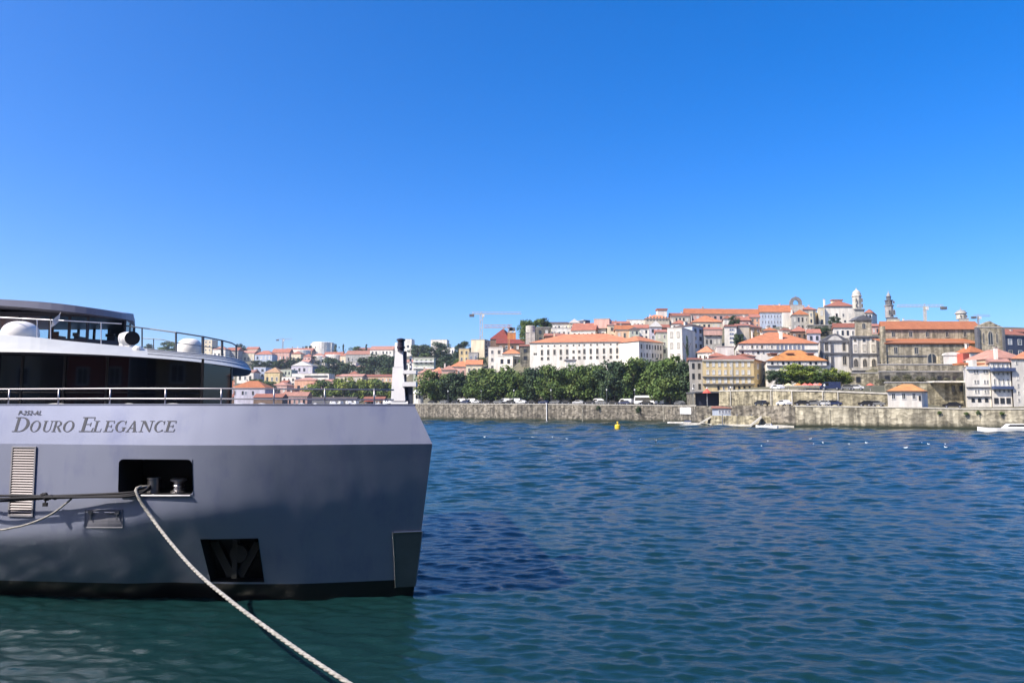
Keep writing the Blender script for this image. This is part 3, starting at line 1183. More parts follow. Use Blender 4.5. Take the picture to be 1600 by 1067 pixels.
    Lf, Uf = [], []
    N = 48
    for i in range(N + 1):
        Lf.append(PS(*lerp_curve(Lc, i / N)))
        Uf.append(PS(*lerp_curve(Uc, i / N)))

    def zl(x):
        return float(np.interp(x, [p.x for p in Lf], [p.z for p in Lf])) - .004
    # deckhouse
    glz = mat('deckhouse_glass', (0.006, 0.007, 0.010), rough=0.03, var=0.1, spec=0.55)
    mul = mat('deckhouse_mullion', (0.012, 0.012, 0.014), rough=0.3)
    near = [(-36, 20.6 + DY), (-20, 19.45 + DY)] + [(PS(x, 600, Y).x, Y + DY) for x, Y in ((0, 18.9), (200, 18.8), (318, 19.1), (362, 20.2), (362, 21.6))]
    poly = near + [(x - (2 * SHIPC - 2 * y) * 0.36, 2 * SHIPC - y) for x, y in reversed(near)]
    mb = MB()
    mb.prism(poly, 4.43, lambda i: zl(near[min(i, 2 * len(near) - 1 - i)][0]), glz)
    dh = child(mb, 'deckhouse')
    for (xa, ya), (xb, yb_) in zip(near[1:-1], near[2:]):
        L = math.hypot(xb - xa, yb_ - ya)
        n = max(1, round(L / 1.35))
        for i in range(n):
            t = (i + 0.5) / n if n > 1 else 0.98
            ob = MB()
            ob.box(-0.03, 0.03, -0.018, 0.02, 4.44, zl(xa) - .02, mul, math.atan2(yb_ - ya, xb - xa), (xa + (xb - xa) * t, ya + (yb_ - ya) * t, 0))
            o = ob.build('mullion')
            o.parent = dh
    # canopy roof, drooping and narrowing to the bow
    roofm = mat('canopy_paint', (0.42, 0.44, 0.45), rough=0.42, var=0.12, metal=0.1, scale=0.8)
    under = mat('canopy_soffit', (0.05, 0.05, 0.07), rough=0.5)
    mb = MB()

    def mir(p):
        return Vector((p.x - (2 * SHIPC - 2 * p.y) * 0.36, 2 * SHIPC - p.y, p.z))
    rings = []
    for i in range(N + 1):
        l, u = Lf[i], Uf[i]
        rings.append([l, l + (u - l) * 0.12 + Vector((0, -0.02, 0)), l + (u - l) * 0.55 + Vector((0, -0.01, 0.01)), u, mir(u), mir(l)])
    vs = [p for r_ in rings for p in r_]
    fs = []
    for i in range(N):
        for k in range(5):
            fs.append((i * 6 + k, i * 6 + 6 + k, i * 6 + 7 + k, i * 6 + 1 + k))
    mb.mesh(vs, fs, roofm)
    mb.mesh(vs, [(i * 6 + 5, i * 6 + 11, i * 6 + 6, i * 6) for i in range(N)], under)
    mb.mesh(rings[-1], [(0, 1, 2, 3, 4, 5)], roofm)
    mb.mesh(rings[0], [(0, 1, 2, 3, 4, 5)], roofm)
    child(mb, 'canopy')
    # thin ribs on the drooping part of the canopy
    for k, off in enumerate((0.35, 0.62, 0.85)):
        mb = MB()
        pts = []
        for i in range(int(N * 0.55), N - 1):
            l, u = Lf[i], Uf[i]
            pts.append(l + (u - l) * off + Vector((0, -0.02, 0.012)))
        mb.tube(pts, 0.016, mat('canopy_rib', (0.22, 0.24, 0.30), rough=0.5), 6)
        child(mb, 'canopy_rib')
    # top deck rail
    tp = [(194, 509, 22.4), (235, 514, 20.2), (275, 519.5, 20.2), (317, 526, 20.6), (347, 532, 21.2), (362, 536, 21.8), (371, 541, 22.8)]
    mb = MB()
    darks = mat('rail_dark', (0.11, 0.12, 0.14), rough=0.4, metal=0.5)
    mb.tube([PS(*t) for t in tp], 0.022, darks, 6)
    mb.tube([PS(222, 528.5, 20.2), PS(252, 530.5, 20.2), PS(275, 535.5, 20.2), PS(317, 541, 20.6), PS(347, 545.5, 21.2), PS(369, 549.5, 22.6)], 0.012, darks, 6)
    tr2 = child(mb, 'top_rail')
    for x, y0, y1, Y, rr in ((222, 512.4, 544, 20.2, .022), (275, 519.5, 555, 20.2, .03), (317, 526, 552, 20.6, .045), (347, 532, 553, 21.2, .04), (369, 540, 558, 22.4, .03), (240, 529, 545, 20.2, .014)):
        ob = MB()
        ob.tube([PS(x, y0, Y), PS(x, y1 + 3, Y)], rr, darks, 8)
        o = ob.build('post')
        o.parent = tr2
    # thin rail in front of the wheelhouse
    mb = MB()
    lightr = mat('rail_light', (0.55, 0.55, 0.6), rough=0.4, metal=0.4)
    mb.tube([PS(-200, 492, 19.2), PS(0, 496, 19.2), PS(100, 501, 19.3), PS(190, 506, 20.2)], 0.016, lightr, 6)
    fr2 = child(mb, 'front_rail')
    for x, y0, y1, Y in ((58, 499, 528, 19.25), (79, 499, 532, 19.25), (158, 504, 540, 19.6)):
        ob = MB()
        ob.tube([PS(x, y0, Y), PS(x, y1, Y)], 0.014, lightr, 6)
        o = ob.build('post')
        o.parent = fr2
    # radar domes, searchlight, pennant
    domep = mat('radome', (0.72, 0.71, 0.70), rough=0.45, var=0.05)
    for cx, yt, yb, hw, Y, flat in ((31.5, 502, 529, 27.5, 19.6, False), (296, 529, 551, 19, 20.9, True)):
        top, bot = PS(cx, yt, Y), PS(cx, yb, Y)
        r_ = hw * Y / F
        h = top.z - bot.z
        prof = [(r_ * 0.9, -0.15), (r_ * 0.93, 0.0), (r_, h * 0.2), (r_ * 0.985, h * 0.32)]
        for t in range(1, 9):
            an = math.pi / 2 * t / 8
            if flat and t == 8:
                prof.append((0.02, h))
            else:
                prof.append((max(0.01, r_ * 0.985 * math.cos(an) ** (0.62 if flat else 0.85)), h * (0.32 + 0.68 * math.sin(an))))
        ob = MB()
        ob.lathe(prof, domep, (bot.x, bot.y, bot.z), 28)
        child(ob, 'radar_dome', smooth=True)
    c = PS(205, 529.5, 20.3)
    r_ = 11.5 * 20.3 / F
    ob = MB()
    ob.lathe([(0.03, -0.28), (r_ * 0.8, -0.26), (r_, -0.15), (r_, 0.05), (r_ * 0.95, 0.07)], WHITEP, (c.x - 0.03, c.y, c.z), 24, 'x')
    ob.box(c.x - 0.28, c.x + 0.02, c.y - 0.12, c.y + 0.12, c.z - 0.42, c.z - r_ * 0.7, WHITEP)
    sl_ = child(ob, 'searchlight')
    ob = MB()
    ob.lathe([(r_ * 0.98, 0.0), (r_ * 0.98, 0.03), (0.02, 0.032)], BLACKP, (0, 0, 0), 24, 'y')
    o = ob.build('lens')
    o.parent = sl_
    o.location = (c.x + 0.12, c.y - 0.18, c.z)
    o.rotation_euler = (0, 0, math.radians(217))
    for x, y in ((146, 541), (214, 545)):
        p = PS(x, y, 18.9)
        ob = MB()
        ob.lathe([(0.13, -0.12), (0.13, 0.02), (0.10, 0.07), (0.01, 0.08)], WHITEP, (p.x, p.y + 0.05, p.z), 14)
        child(ob, 'deck_light')
    p = PS(79, 512, 19.25)
    ob = MB()
    ob.mesh([p, PS(82, 500, 19.2), PS(94, 490, 19.3), PS(93, 502, 19.35), PS(86, 508, 19.25)], [(0, 1, 2, 3, 4)], mat('pennant_cloth', (0.6, 0.6, 0.66), rough=0.8))
    ob.tube([PS(79, 515, 19.26), PS(95, 488, 19.32)], 0.008, STEEL, 6)
    child(ob, 'pennant')
    # wheelhouse
    Tc = [(-700, 455, 22.0), (-300, 459, 21.0), (-100, 463, 20.55), (0, 467.5, 20.5), (80, 473, 20.6), (150, 482, 21.1), (190, 489, 21.9), (208, 493.5, 23.15)]
    Bc = [(-700, 466, 22.0), (-300, 470, 21.0), (-100, 474, 20.55), (0, 477.5, 20.5), (80, 484, 20.6), (150, 492, 21.1), (190, 498, 21.9), (208, 501, 23.15)]
    wm = mat('wheelhouse_roof_shaded', (0.16, 0.17, 0.24), rough=0.45, var=0.1)  # dark blue puts the shade of the roof edge into its colour
    mb = MB()
    N = 28
    rings = []
    for i in range(N + 1):
        t_, b2 = PS(*lerp_curve(Tc, i / N)), PS(*lerp_curve(Bc, i / N))
        cen = Vector((t_.x - (SHIPC - t_.y) * 0.36, SHIPC, t_.z + 0.12))
        rings.append([b2, t_, t_ + (cen - t_) * 0.3 + Vector((0, 0, 0.03)), mir(t_ + (cen - t_) * 0.3 + Vector((0, 0, 0.03))), mir(t_), mir(b2)])
    vs = [p for r_ in rings for p in r_]
    fs = [(i * 6 + k, i * 6 + 6 + k, i * 6 + 7 + k, i * 6 + 1 + k) for i in range(N) for k in range(5)]
    mb.mesh(vs, fs, wm)
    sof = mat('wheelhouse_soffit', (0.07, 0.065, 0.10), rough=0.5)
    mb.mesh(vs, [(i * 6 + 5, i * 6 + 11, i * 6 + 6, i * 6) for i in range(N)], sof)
    mb.mesh(rings[-1], [(0, 1, 2, 3, 4, 5)], wm)
    wr = child(mb, 'wheelhouse_roof')
    zt = 0
    pts = [(-500, 21.9), (-60, 21.35), (30, 21.3), (78, 21.3), (108, 21.35), (137, 21.45), (196, 22.3)]
    base = [(K(x, 515) * (Y + DY), Y + DY) for x, Y in pts]
    base += [(x - (2 * SHIPC - 2 * y) * 0.36, 2 * SHIPC - y) for x, y in reversed(base)]
    mb = MB()
    dkw = mat('wheelhouse_wall', (0.03, 0.03, 0.045), rough=0.4)
    zb = Z(529, 22.2)
    zh = Z(495, 22.2)
    mb.prism(base, 6.0, zb, dkw)
    wh = child(mb, 'wheelhouse')
    hb = MB()
    hb.prism([(x, y) for x, y in base], zh, Z(488, 22.2), dkw)
    hb.build('header').parent = wh
    n = len(base)
    for i in range(n):
        (xa, ya), (xb, yb_) = base[i], base[(i + 1) % n]
        L = math.hypot(xb - xa, yb_ - ya)
        ang = math.atan2(yb_ - ya, xb - xa)
        nn = max(1, round(L / 1.1))
        for k in range(nn):
            t = k / nn
            pb = MB()
            wpost = 0.05 if (i in (0, 1)) else 0.035
            pb.box(-wpost, wpost, -0.02, 0.04, zb, zh, dkw, ang, (xa + (xb - xa) * t, ya + (yb_ - ya) * t, 0))
            pb.build('window_post').parent = wh
        gb = MB()
        e = 0.04 / L
        gb.face([(xa + (xb - xa) * e, ya + (yb_ - ya) * e, zb), (xb - (xb - xa) * e, yb_ - (yb_ - ya) * e, zb),
                 (xb - (xb - xa) * e, yb_ - (yb_ - ya) * e, zh), (xa + (xb - xa) * e, ya + (yb_ - ya) * e, zh)], mat_clear())
        gb.build('window').parent = wh
    # console silhouettes inside
    for px, y, w_, h_ in ((90, 521, 9, 8), (122, 522, 7, 7), (176, 524, 12, 6)):
        c = PS(px, y, 22.2)
        ob = MB()
        ob.box(c.x - w_ * .01, c.x + w_ * .01, 22.9, 23.3, zb - 0.02, zb + h_ * 0.02, dkw)
        ob.box(c.x - w_ * .012, c.x + w_ * .012, 22.85, 22.9, zb + h_ * 0.02, zb + h_ * 0.035, BLACKP)
        ob.build('console').parent = wh
    # bow mast
    YM = 20.0
    s = YM / F

    def MX(px):
        return P(px, 600, YM).x

    def MZ(y):
        return P(630, y, YM).z
    mg = mat('mast_paint', (0.74, 0.74, 0.76), rough=0.45, var=0.1)
    mdk = mat('mast_dark', (0.05, 0.06, 0.09), rough=0.5)
    mb = MB()

    def taper(xa0, xa1, za, xb0, xb1, zb_, d, m, B_=None):
        vs_ = [(xa0, YM - d, za), (xa1, YM - d, za), (xa1, YM + d, za), (xa0, YM + d, za), (xb0, YM - d * .8, zb_), (xb1, YM - d * .8, zb_), (xb1, YM + d * .8, zb_), (xb0, YM + d * .8, zb_)]
        (B_ or mb).mesh(vs_, [(0, 3, 2, 1), (4, 5, 6, 7), (0, 1, 5, 4), (1, 2, 6, 5), (2, 3, 7, 6), (3, 0, 4, 7)], m)
    taper(MX(612.5), MX(639), 4.40, MX(612.5), MX(639), MZ(627), 0.2, mg)
    taper(MX(612.8), MX(635), MZ(626.5), MX(614.5), MX(631), MZ(574), 0.18, mg)
    taper(MX(616.5), MX(631), MZ(574), MX(618), MX(629.5), MZ(547), 0.15, mg)
    mast = child(mb, 'mast')
    ob = MB()
    ob.lathe([(0.075, MZ(547)), (0.075, MZ(536)), (0.05, MZ(535.5))], mg, (MX(620.5), YM, 0), 14)
    ob.build('mast_head').parent = mast
    ob = MB()
    c = MX(626.5)
    ob.lathe([(0.09, MZ(549)), (0.09, MZ(545)), (0.115, MZ(544.5)), (0.115, MZ(542)), (0.09, MZ(541.5)), (0.09, MZ(533.5)), (0.12, MZ(533)), (0.12, MZ(530.5)), (0.03, MZ(529))],
             mat('lantern_dark', (0.03, 0.025, 0.045), rough=0.35), (c, YM - 0.1, 0), 16)
    ob.build('lantern').parent = mast
    for ya, yb in ((579, 584.5), (597, 604)):
        ob = MB()
        ob.box(MX(630), MX(651.5), YM - 0.22, YM + 0.1, MZ(yb), MZ(ya), mg)
        ob.build('arm').parent = mast
    ob = MB()
    ob.box(MX(630.5), MX(634.5), YM - 0.05, YM + 0.08, MZ(626), MZ(549), mdk)
    ob.box(MX(638), MX(644.5), YM - 0.1, YM + 0.1, 4.4, MZ(604), mdk)
    ob.box(MX(632), MX(637), YM + 0.12, YM + 0.2, 4.4, MZ(604), mdk)
    ob.build('strut').parent = mast
    ob = MB()
    ob.tube([(MX(641), YM, MZ(579)), (MX(641), YM, MZ(556))], 0.028, mdk, 8)
    for y in (559, 566, 573):
        ob.lathe([(0.034, MZ(y + 2)), (0.034, MZ(y - 2))], WHITEP, (MX(641), YM, 0), 10)
    ob.build('signal_staff').parent = mast
    return port


def ropes(port):
    rw = None
    m, nt, b = new_mat('rope_white')
    tc = nt.nodes.new('ShaderNodeTexCoord')
    n = nt.nodes.new('ShaderNodeTexNoise')
    n.inputs['Scale'].default_value = 14
    n.inputs['Detail'].default_value = 4
    nt.links.new(tc.outputs['Object'], n.inputs['Vector'])
    r = nt.nodes.new('ShaderNodeValToRGB')
    r.color_ramp.elements[0].position = 0.35
    r.color_ramp.elements[0].color = (0.20, 0.195, 0.18, 1)
    r.color_ramp.elements[1].position = 0.65
    r.color_ramp.elements[1].color = (0.35, 0.34, 0.32, 1)
    nt.links.new(n.outputs['Fac'], r.inputs['Fac'])
    nt.links.new(r.outputs[0], b.inputs['Base Color'])
    b.inputs['Roughness'].default_value = 0.85
    blk = mat('rope_black', (0.012, 0.012, 0.016), rough=0.8)

    def spl(pts, n):
        pts = [Vector(p) for p in pts]
        out = []
        for i in range(len(pts) - 1):
            p0, p1, p2, p3 = pts[max(i - 1, 0)], pts[i], pts[i + 1], pts[min(i + 2, len(pts) - 1)]
            for k in range(n):
                t = k / n
                out.append(0.5 * ((2 * p1) + (p2 - p0) * t + (2 * p0 - 5 * p1 + 4 * p2 - p3) * t * t + (3 * p1 - p0 - 3 * p2 + p3) * t ** 3))
        out.append(pts[-1])
        return out

    def strands(pts, r_, mt, name, label, cat, pitch=0.42):
        """three-strand laid rope"""
        mb = MB()
        pts = spl(pts, 40)
        acc = 0
        lines = [[], [], []]
        for i, p in enumerate(pts):
            t = (pts[min(i + 1, len(pts) - 1)] - pts[max(i - 1, 0)]).normalized()
            a = t.cross(Vector((0, 0, 1))).normalized()
            bb = a.cross(t)
            if i:
                acc += (p - pts[i - 1]).length
            for s in range(3):
                an = 2 * math.pi * (acc / pitch + s / 3)
                lines[s].append(p + (a * math.cos(an) + bb * math.sin(an)) * r_ * 0.36)
        for l in lines:
            mb.tube(l, r_ * 0.64, mt, 8)
        o = mb.build(name, smooth=True)
        tag(o, label, cat)
    q = on_hull(226, 762)
    strands([(q.x + 0.02, q.y + 0.30, port[2] + 0.14), on_hull(214, 766, 0.04), P(243, 817, 16.4), P(300, 886, 14.9), P(360, 938, 13.6), P(440, 997, 12.4), P(520, 1051, 11.4), P(600, 1098, 10.4), P(800, 1190, 7.0), (0.6, 3.6, 2.0)],
    0.037, m, 'mooring_rope', 'thick white mooring rope running from the ship port down towards the viewer', 'rope')
    mb = MB()
    mb.tube(spl([on_hull(122, 777, .25), on_hull(98, 797, .3), on_hull(70, 811, .32), on_hull(38, 820, .34), on_hull(0, 822, .36), on_hull(-110, 800, .4), (-24, 17.0, 3.0)], 10), 0.022, m, 8)
    tag(mb.build('heaving_line', smooth=True), 'thin white line hanging in a slack curve across the hull at the left', 'rope')
    # black mooring lines, from the port towards a point off to the left
    for i, (y0, y1, y2, e) in enumerate(((771.5, 772.5, 768.5, 0.0), (780, 776, 771, 0.04), (775.5, 774, 773, 0.09))):
        mb = MB()
        mb.tube(spl([(-26, 17.3 - e, 2.6), on_hull(-150, y0 - 2, 0.40 + e), on_hull(0, y0, 0.30 + e), on_hull(85, y1, 0.26 + e), on_hull(150, (y1 + y2) / 2 + 0.5, 0.18 + e), on_hull(206 + 4 * i, y2, 0.1),
                     (on_hull(228, 768).x, on_hull(228, 768).y + 0.22 + e, port[2] + 0.10 + 0.06 * i)], 10), 0.026, blk, 8)
        tag(mb.build('mooring_line', smooth=True), ('topmost of the black mooring lines that pass in front of the louvred vent',
                                                    'lowest of the black mooring lines that pass in front of the louvred vent',
                                                    'middle one of the black mooring lines that pass in front of the louvred vent')[i], 'rope', 'black mooring lines along the hull')
    mb = MB()
    for x, y, r_ in ((80, 772, .07), (86, 775, .075), (92, 774, .06), (99, 775, .05), (84, 770, .05), (74, 776, .04)):
        p = on_hull(x, y, 0.30)
        mb.lathe([(0.01, -r_), (r_ * .8, -r_ * .6), (r_, 0), (r_ * .8, r_ * .6), (0.01, r_)], blk, tuple(p), 10, 'x')
    p = on_hull(84, 779, 0.30)
    mb.box(p.x - .012, p.x + .012, p.y - .012, p.y + .012, p.z - 0.1, p.z + 0.05, blk)
    mb.box(p.x - .045, p.x + .045, p.y - .03, p.y + .03, p.z - 0.13, p.z - 0.05, blk)
    tag(mb.build('rope_shackle'), 'black shackle knot joining the mooring lines beside the louvred vent', 'shackle')


# ------------------------------------------------------------------ buildings
WIN = {}


def win_mesh(kind):
    """unit window (1 x 1, y = outwards negative)"""
    if kind in WIN:
        return WIN[kind]
    fr, gl, arch, mull = {
        'w': (FRAME_W, GLASS, 0, 1), 's': (FRAME_S, GLASS, 0, 1), 'd': (FRAME_D, GLASS, 0, 0), 'b': (FRAME_W, GLASSB, 0, 1),
        'sh': (FRAME_W, SHUT, 0, 0), 'sa': (FRAME_S, GLASS, 1, 1), 'g': (GRAN, GLASS, 0, 0), 'wa': (FRAME_W, GLASS, 1, 1), 'sb': (FRAME_S, SHUT, 0, 1)}[kind]
    mb = MB()
    b = 0.13
    if not arch:
        mb.box(-.5, -.5 + b, -.10, .05, -.5, .5, fr)
        mb.box(.5 - b, .5, -.10, .05, -.5, .5, fr)
        mb.box(-.5 + b, .5 - b, -.10, .05, -.5, -.5 + b * .7, fr)
        mb.box(-.5 + b, .5 - b, -.10, .05, .5 - b * .7, .5, fr)
        mb.face([(-.5 + b, -.03, -.5 + b * .7), (.5 - b, -.03, -.5 + b * .7), (.5 - b, -.03, .5 - b * .7), (-.5 + b, -.03, .5 - b * .7)], gl)
    else:
        outer = [(-.5, -.5), (.5, -.5), (.5, .1)] + [(.5 * math.cos(a), .1 + .4 * math.sin(a)) for a in np.linspace(0.2, math.pi - .2, 9)] + [(-.5, .1)]
        inner = [(x * .76, (y - 0) * .86) for x, y in outer]
        n = len(outer)
        for i in range(n):
            j = (i + 1) % n
            mb.mesh([(outer[i][0], -.1, outer[i][1]), (outer[j][0], -.1, outer[j][1]), (inner[j][0], -.1, inner[j][1]), (inner[i][0], -.1, inner[i][1]),
                     (outer[i][0], .05, outer[i][1]), (outer[j][0], .05, outer[j][1]), (inner[j][0], -.03, inner[j][1]), (inner[i][0], -.03, inner[i][1])],
                    [(0, 1, 2, 3), (0, 4, 5, 1), (3, 2, 6, 7)], fr)
        mb.face([(x, -.03, z) for x, z in inner], gl)
    if mull:
        mb.box(-.035, .035, -.07, -.035, -.43, .43, fr)
    WIN[kind] = mb.data('window')
    return WIN[kind]


class Bld:
    """one building: footprint is a parallelogram, front from (x0) to (x1) in the reference, turned th degrees"""

    def __init__(self, name, label, cat, x0, x1, ytop, ybase, Y, dep=10, th=5, wall='white', roof=None, side=None, ext=3.0, group=None, root=None, over=0.35):
        k0, k1 = K(x0, (ytop + ybase) / 2), K(x1, (ytop + ybase) / 2)
        t = math.radians(th)
        if abs(th) > 0.01:
            c = 1 / math.tan(t)
            Y1 = Y * (k0 + c) / (k1 + c)
        else:
            Y1 = Y
        A = Vector((k0 * Y, Y, Z(ybase, Y)))
        Bp = Vector((k1 * Y1, Y1, A.z))
        self.L = (Bp - A).length
        self.rz = math.atan2(Bp.y - A.y, Bp.x - A.x)
        self.Y = Y
        self.x0, self.x1, self.ybase = x0, x1, ybase
        self.sx = self.L / (x1 - x0)
        self.H = Z(ytop, Y) - A.z
        cr, sr = math.cos(-self.rz), math.sin(-self.rz)
        if side:
            Yc = Y1 + side[1]
            C = Vector((K(side[0], ytop) * Yc, Yc, 0)) - Bp
            self.D = (C.x * cr - C.y * sr, C.x * sr + C.y * cr)
        else:
            kd = max(0.0, min(0.62, (k0 - 0.06))) if abs(th) < 9 else 0.0
            self.D = (dep * kd, dep)
        BASES.append((A.x, A.y, A.z))
        BASES.append((Bp.x, Bp.y, A.z))
        self.A = A
        self.own = root is None
        if root is None:
            self.root = thing(name, label, cat, A, self.rz, group)
        else:
            self.root = bpy.data.objects.new('section', None)   # replaced below: sections share the building root
            bpy.data.objects.remove(self.root)
            self.root = root
        # transform of this volume in root coordinates
        if root is None:
            self.M = Matrix.Identity(4)
        else:
            R0 = Matrix.Translation(root.location) @ Matrix.Rotation(root.rotation_euler.z, 4, 'Z')
            self.M = R0.inverted() @ (Matrix.Translation(A) @ Matrix.Rotation(self.rz, 4, 'Z'))
        L, D, H = self.L, self.D, self.H
        self.fp = [(0, 0), (L, 0), (L + D[0], D[1]), (D[0], D[1])]
        wm = W(wall) if isinstance(wall, str) else wall
        mb = MB()
        mb.prism(self.fp, -ext, H, wm, bottom=False)
        self.add(mb, 'wall')
        if roof:
            self.roof(*roof, over=over)
        elif True:
            # flat roof with a parapet coping
            mb = MB()
            o = 0.12
            fp = self.grow(o)
            mb.prism(fp, H, H + 0.28, mat('coping', (0.42, 0.40, 0.37), rough=0.85))
            self.add(mb, 'parapet')

    def add(self, mb, name):
        o = mb.build(name)
        o.parent = self.root
        o.matrix_basis = self.M.copy()
        return o

    def grow(self, o):
        L, D = self.L, self.D
        return [(-o, -o), (L + o, -o), (L + D[0] + o, D[1] + o), (D[0] - o, D[1] + o)]

    def lx(self, px):
        return (px - self.x0) * self.sx

    def lz(self, y):
        return Z(y, self.Y) - self.A.z

    def roof(self, kind, yr, col, over=0.35):
        L, D, H = self.L, self.D, self.H
        m = R(col) if isinstance(col, str) else col
        dmid = D[1] / 2 if kind != 'shed' else D[1]
        h = max(0.35, Z(yr, self.Y + dmid) - self.A.z - H)
        e = self.grow(over)
        z0, zt = H - 0.05, H + 0.12
        n = 4
        mb = MB()
        fas = [(x, y, z0) for x, y in e] + [(x, y, zt) for x, y in e]
        mb.mesh(fas, [(0, 1, 5, 4), (1, 2, 6, 5), (2, 3, 7, 6), (3, 0, 4, 7), (3, 2, 1, 0)], mat('eave', (0.16, 0.09, 0.07), rough=0.9))
        E4 = [(x, y, zt) for x, y in e]
        zr = H + h
        if kind == 'hip':
            if L >= D[1]:
                ins = min(D[1] / 2, L * 0.42)
                r0 = (D[0] / 2 + ins, D[1] / 2, zr)
                r1 = (L + D[0] / 2 - ins, D[1] / 2, zr)
                mb.mesh(E4 + [r0, r1], [(0, 1, 5, 4), (1, 2, 5), (2, 3, 4, 5), (3, 0, 4)], m)
            else:
                ins = min(L / 2, D[1] * 0.42)
                fx = D[0] / D[1]
                r0 = (L / 2 + fx * ins, ins, zr)
                r1 = (L / 2 + fx * (D[1] - ins), D[1] - ins, zr)
                mb.mesh(E4 + [r0, r1], [(0, 1, 4), (1, 2, 5, 4), (2, 3, 5), (3, 0, 4, 5)], m)
        elif kind == 'gable':
            r0 = ((e[0][0] + e[3][0]) / 2, D[1] / 2, zr)
            r1 = ((e[1][0] + e[2][0]) / 2, D[1] / 2, zr)
            mb.mesh(E4 + [r0, r1], [(0, 1, 5, 4), (2, 3, 4, 5), (1, 2, 5), (3, 0, 4)], m)
        elif kind == 'front':
            r0 = (L / 2, -over, zr)
            r1 = (L / 2 + D[0], D[1] + over, zr)
            mb.mesh(E4 + [r0, r1], [(0, 1, 4), (2, 3, 5)], mat('gable_white', (0.68, 0.66, 0.62), rough=0.85))
            mb.mesh(E4 + [r0, r1], [(1, 2, 5, 4), (3, 0, 4, 5)], m)
        elif kind == 'shed':
            up = [(e[2][0], e[2][1], zr), (e[3][0], e[3][1], zr)]
            mb.mesh(E4 + up, [(0, 1, 4, 5), (1, 2, 4), (3, 0, 5), (2, 3, 5, 4)], m)
        return self.add(mb, 'roof')

    def wins(self, rows, cols, kind='w', x0=None, x1=None, ya=None, yb=None, wf=0.42, hf=0.55, w=None, h=None, skip=(), side=False, name='window'):
        """windows in a grid; region in reference px (defaults to the whole front), or on the right side"""
        me = win_mesh(kind)
        rg = random.Random(int(self.x0 * 31 + self.ybase * 7 + rows))
        za = self.H - 0.12 * self.H / (rows + 0.3) if ya is None else self.lz(ya)
        zb = 0.0 if yb is None else self.lz(yb)
        if side:
            dl = math.hypot(*self.D)
            a0, a1 = dl * 0.05, dl * 0.95
            dx, dy = self.D[0] / dl, self.D[1] / dl
        else:
            a0 = self.L * 0.04 if x0 is None else self.lx(x0)
            a1 = self.L * 0.96 if x1 is None else self.lx(x1)
        cw, ch = (a1 - a0) / cols, (za - zb) / rows
        ww = min(cw * wf, 2.2) if w is None else w
        hh = min(ch * hf, 3.6) if h is None else h
        for r in range(rows):
            for c in range(cols):
                if (r, c) in skip:
                    continue
                a = a0 + cw * (c + 0.5)
                z = za - ch * (r + 0.5)
                if side:
                    loc = Vector((self.L + dx * a, dy * a, z))
                    rot = math.atan2(dy, dx)
                else:
                    loc = Vector((a, 0, z))
                    rot = 0
                alt = me
                if kind in ('w', 'd') and name == 'window':
                    q_ = rg.random()
                    alt = win_mesh('sh') if q_ < .16 else (win_mesh('w' if kind == 'd' else 's') if q_ < .42 else me)
                o = link(name, alt, self.root)
                o.matrix_basis = self.M @ Matrix.Translation(loc) @ Matrix.Rotation(rot, 4, 'Z') @ Matrix.Diagonal((ww, 1, hh, 1))
        return self

    def window(self, px, y, wpx, hpx, kind='w', name='window', out=0.0):
        me = win_mesh(kind)
        s = self.sx
        o = link(name, me, self.root)
        o.matrix_basis = self.M @ Matrix.Translation((self.lx(px), -out, self.lz(y))) @ Matrix.Diagonal((wpx * s, 1, hpx * self.Y / F, 1))
        return o

    def band(self, ya, yb, m, out=0.25, name='cornice', x0=None, x1=None):
        mb = MB()
        a = -0.1 if x0 is None else self.lx(x0)
        b = self.L + 0.1 if x1 is None else self.lx(x1)
        mb.box(a, b, -out, -0.003, self.lz(yb), self.lz(ya), m)
        return self.add(mb, name)

    def box(self, xa, xb, ya, yb, d0, d1, m, name):
        mb = MB()
        mb.box(self.lx(xa), self.lx(xb), d0, d1, self.lz(yb), self.lz(ya), m)
        return self.add(mb, name)

    def chimney(self, px, ytop, wpx=4, d=None, m=None, ybot=None):
        d = self.D[1] * 0.45 if d is None else d
        mb = MB()
        w = wpx * self.sx
        x = self.lx(px)
        zt = Z(ytop, self.Y + d) - self.A.z
        mb.box(x - w / 2, x + w / 2, d, d + max(0.7, w * .7), self.H - 0.2, zt, m or W('white'))
        mb.box(x - w / 2 - .12, x + w / 2 + .12, d - .12, d + max(0.7, w * .7) + .12, zt, zt + 0.2, GRAN)
        return self.add(mb, 'chimney')


def house(label, x0, x1, yt, yb, Y, wall, roof=None, win=None, dep=10, th=5, side=None, swin=None, kind='w', name='house', cat='house', chim=(), **kw):
    b = Bld(name, label, cat, x0, x1, yt, yb, Y, dep, th, wall, roof, side, **kw)
    if win:
        b.wins(win[0], win[1], kind)
    if swin:
        b.wins(swin[0], swin[1], kind, side=True)
    for c in chim:
        b.chimney(*c)
    rg = random.Random(int(x0 * 13 + yt))
    if Y < 520 and roof and roof[0] in ('hip', 'gable') and not chim and b.L > 5 and roof[2] != 'bright':
        for i in range(1 + (rg.random() < .5)):
            b.chimney(x0 + (x1 - x0) * rg.uniform(.12, .88), roof[1] + rg.uniform(-3.0, 0.5), rg.uniform(1.6, 2.6), m=W(rg.choice(['white', 'pale', 'beige', 'grey'])))
    if Y < 520 and roof and yb - yt > 12 and wall not in ('brown',) and isinstance(wall, str):
        b.band(yt - .2, yt + 1.3, GRAN, .22)
    return b


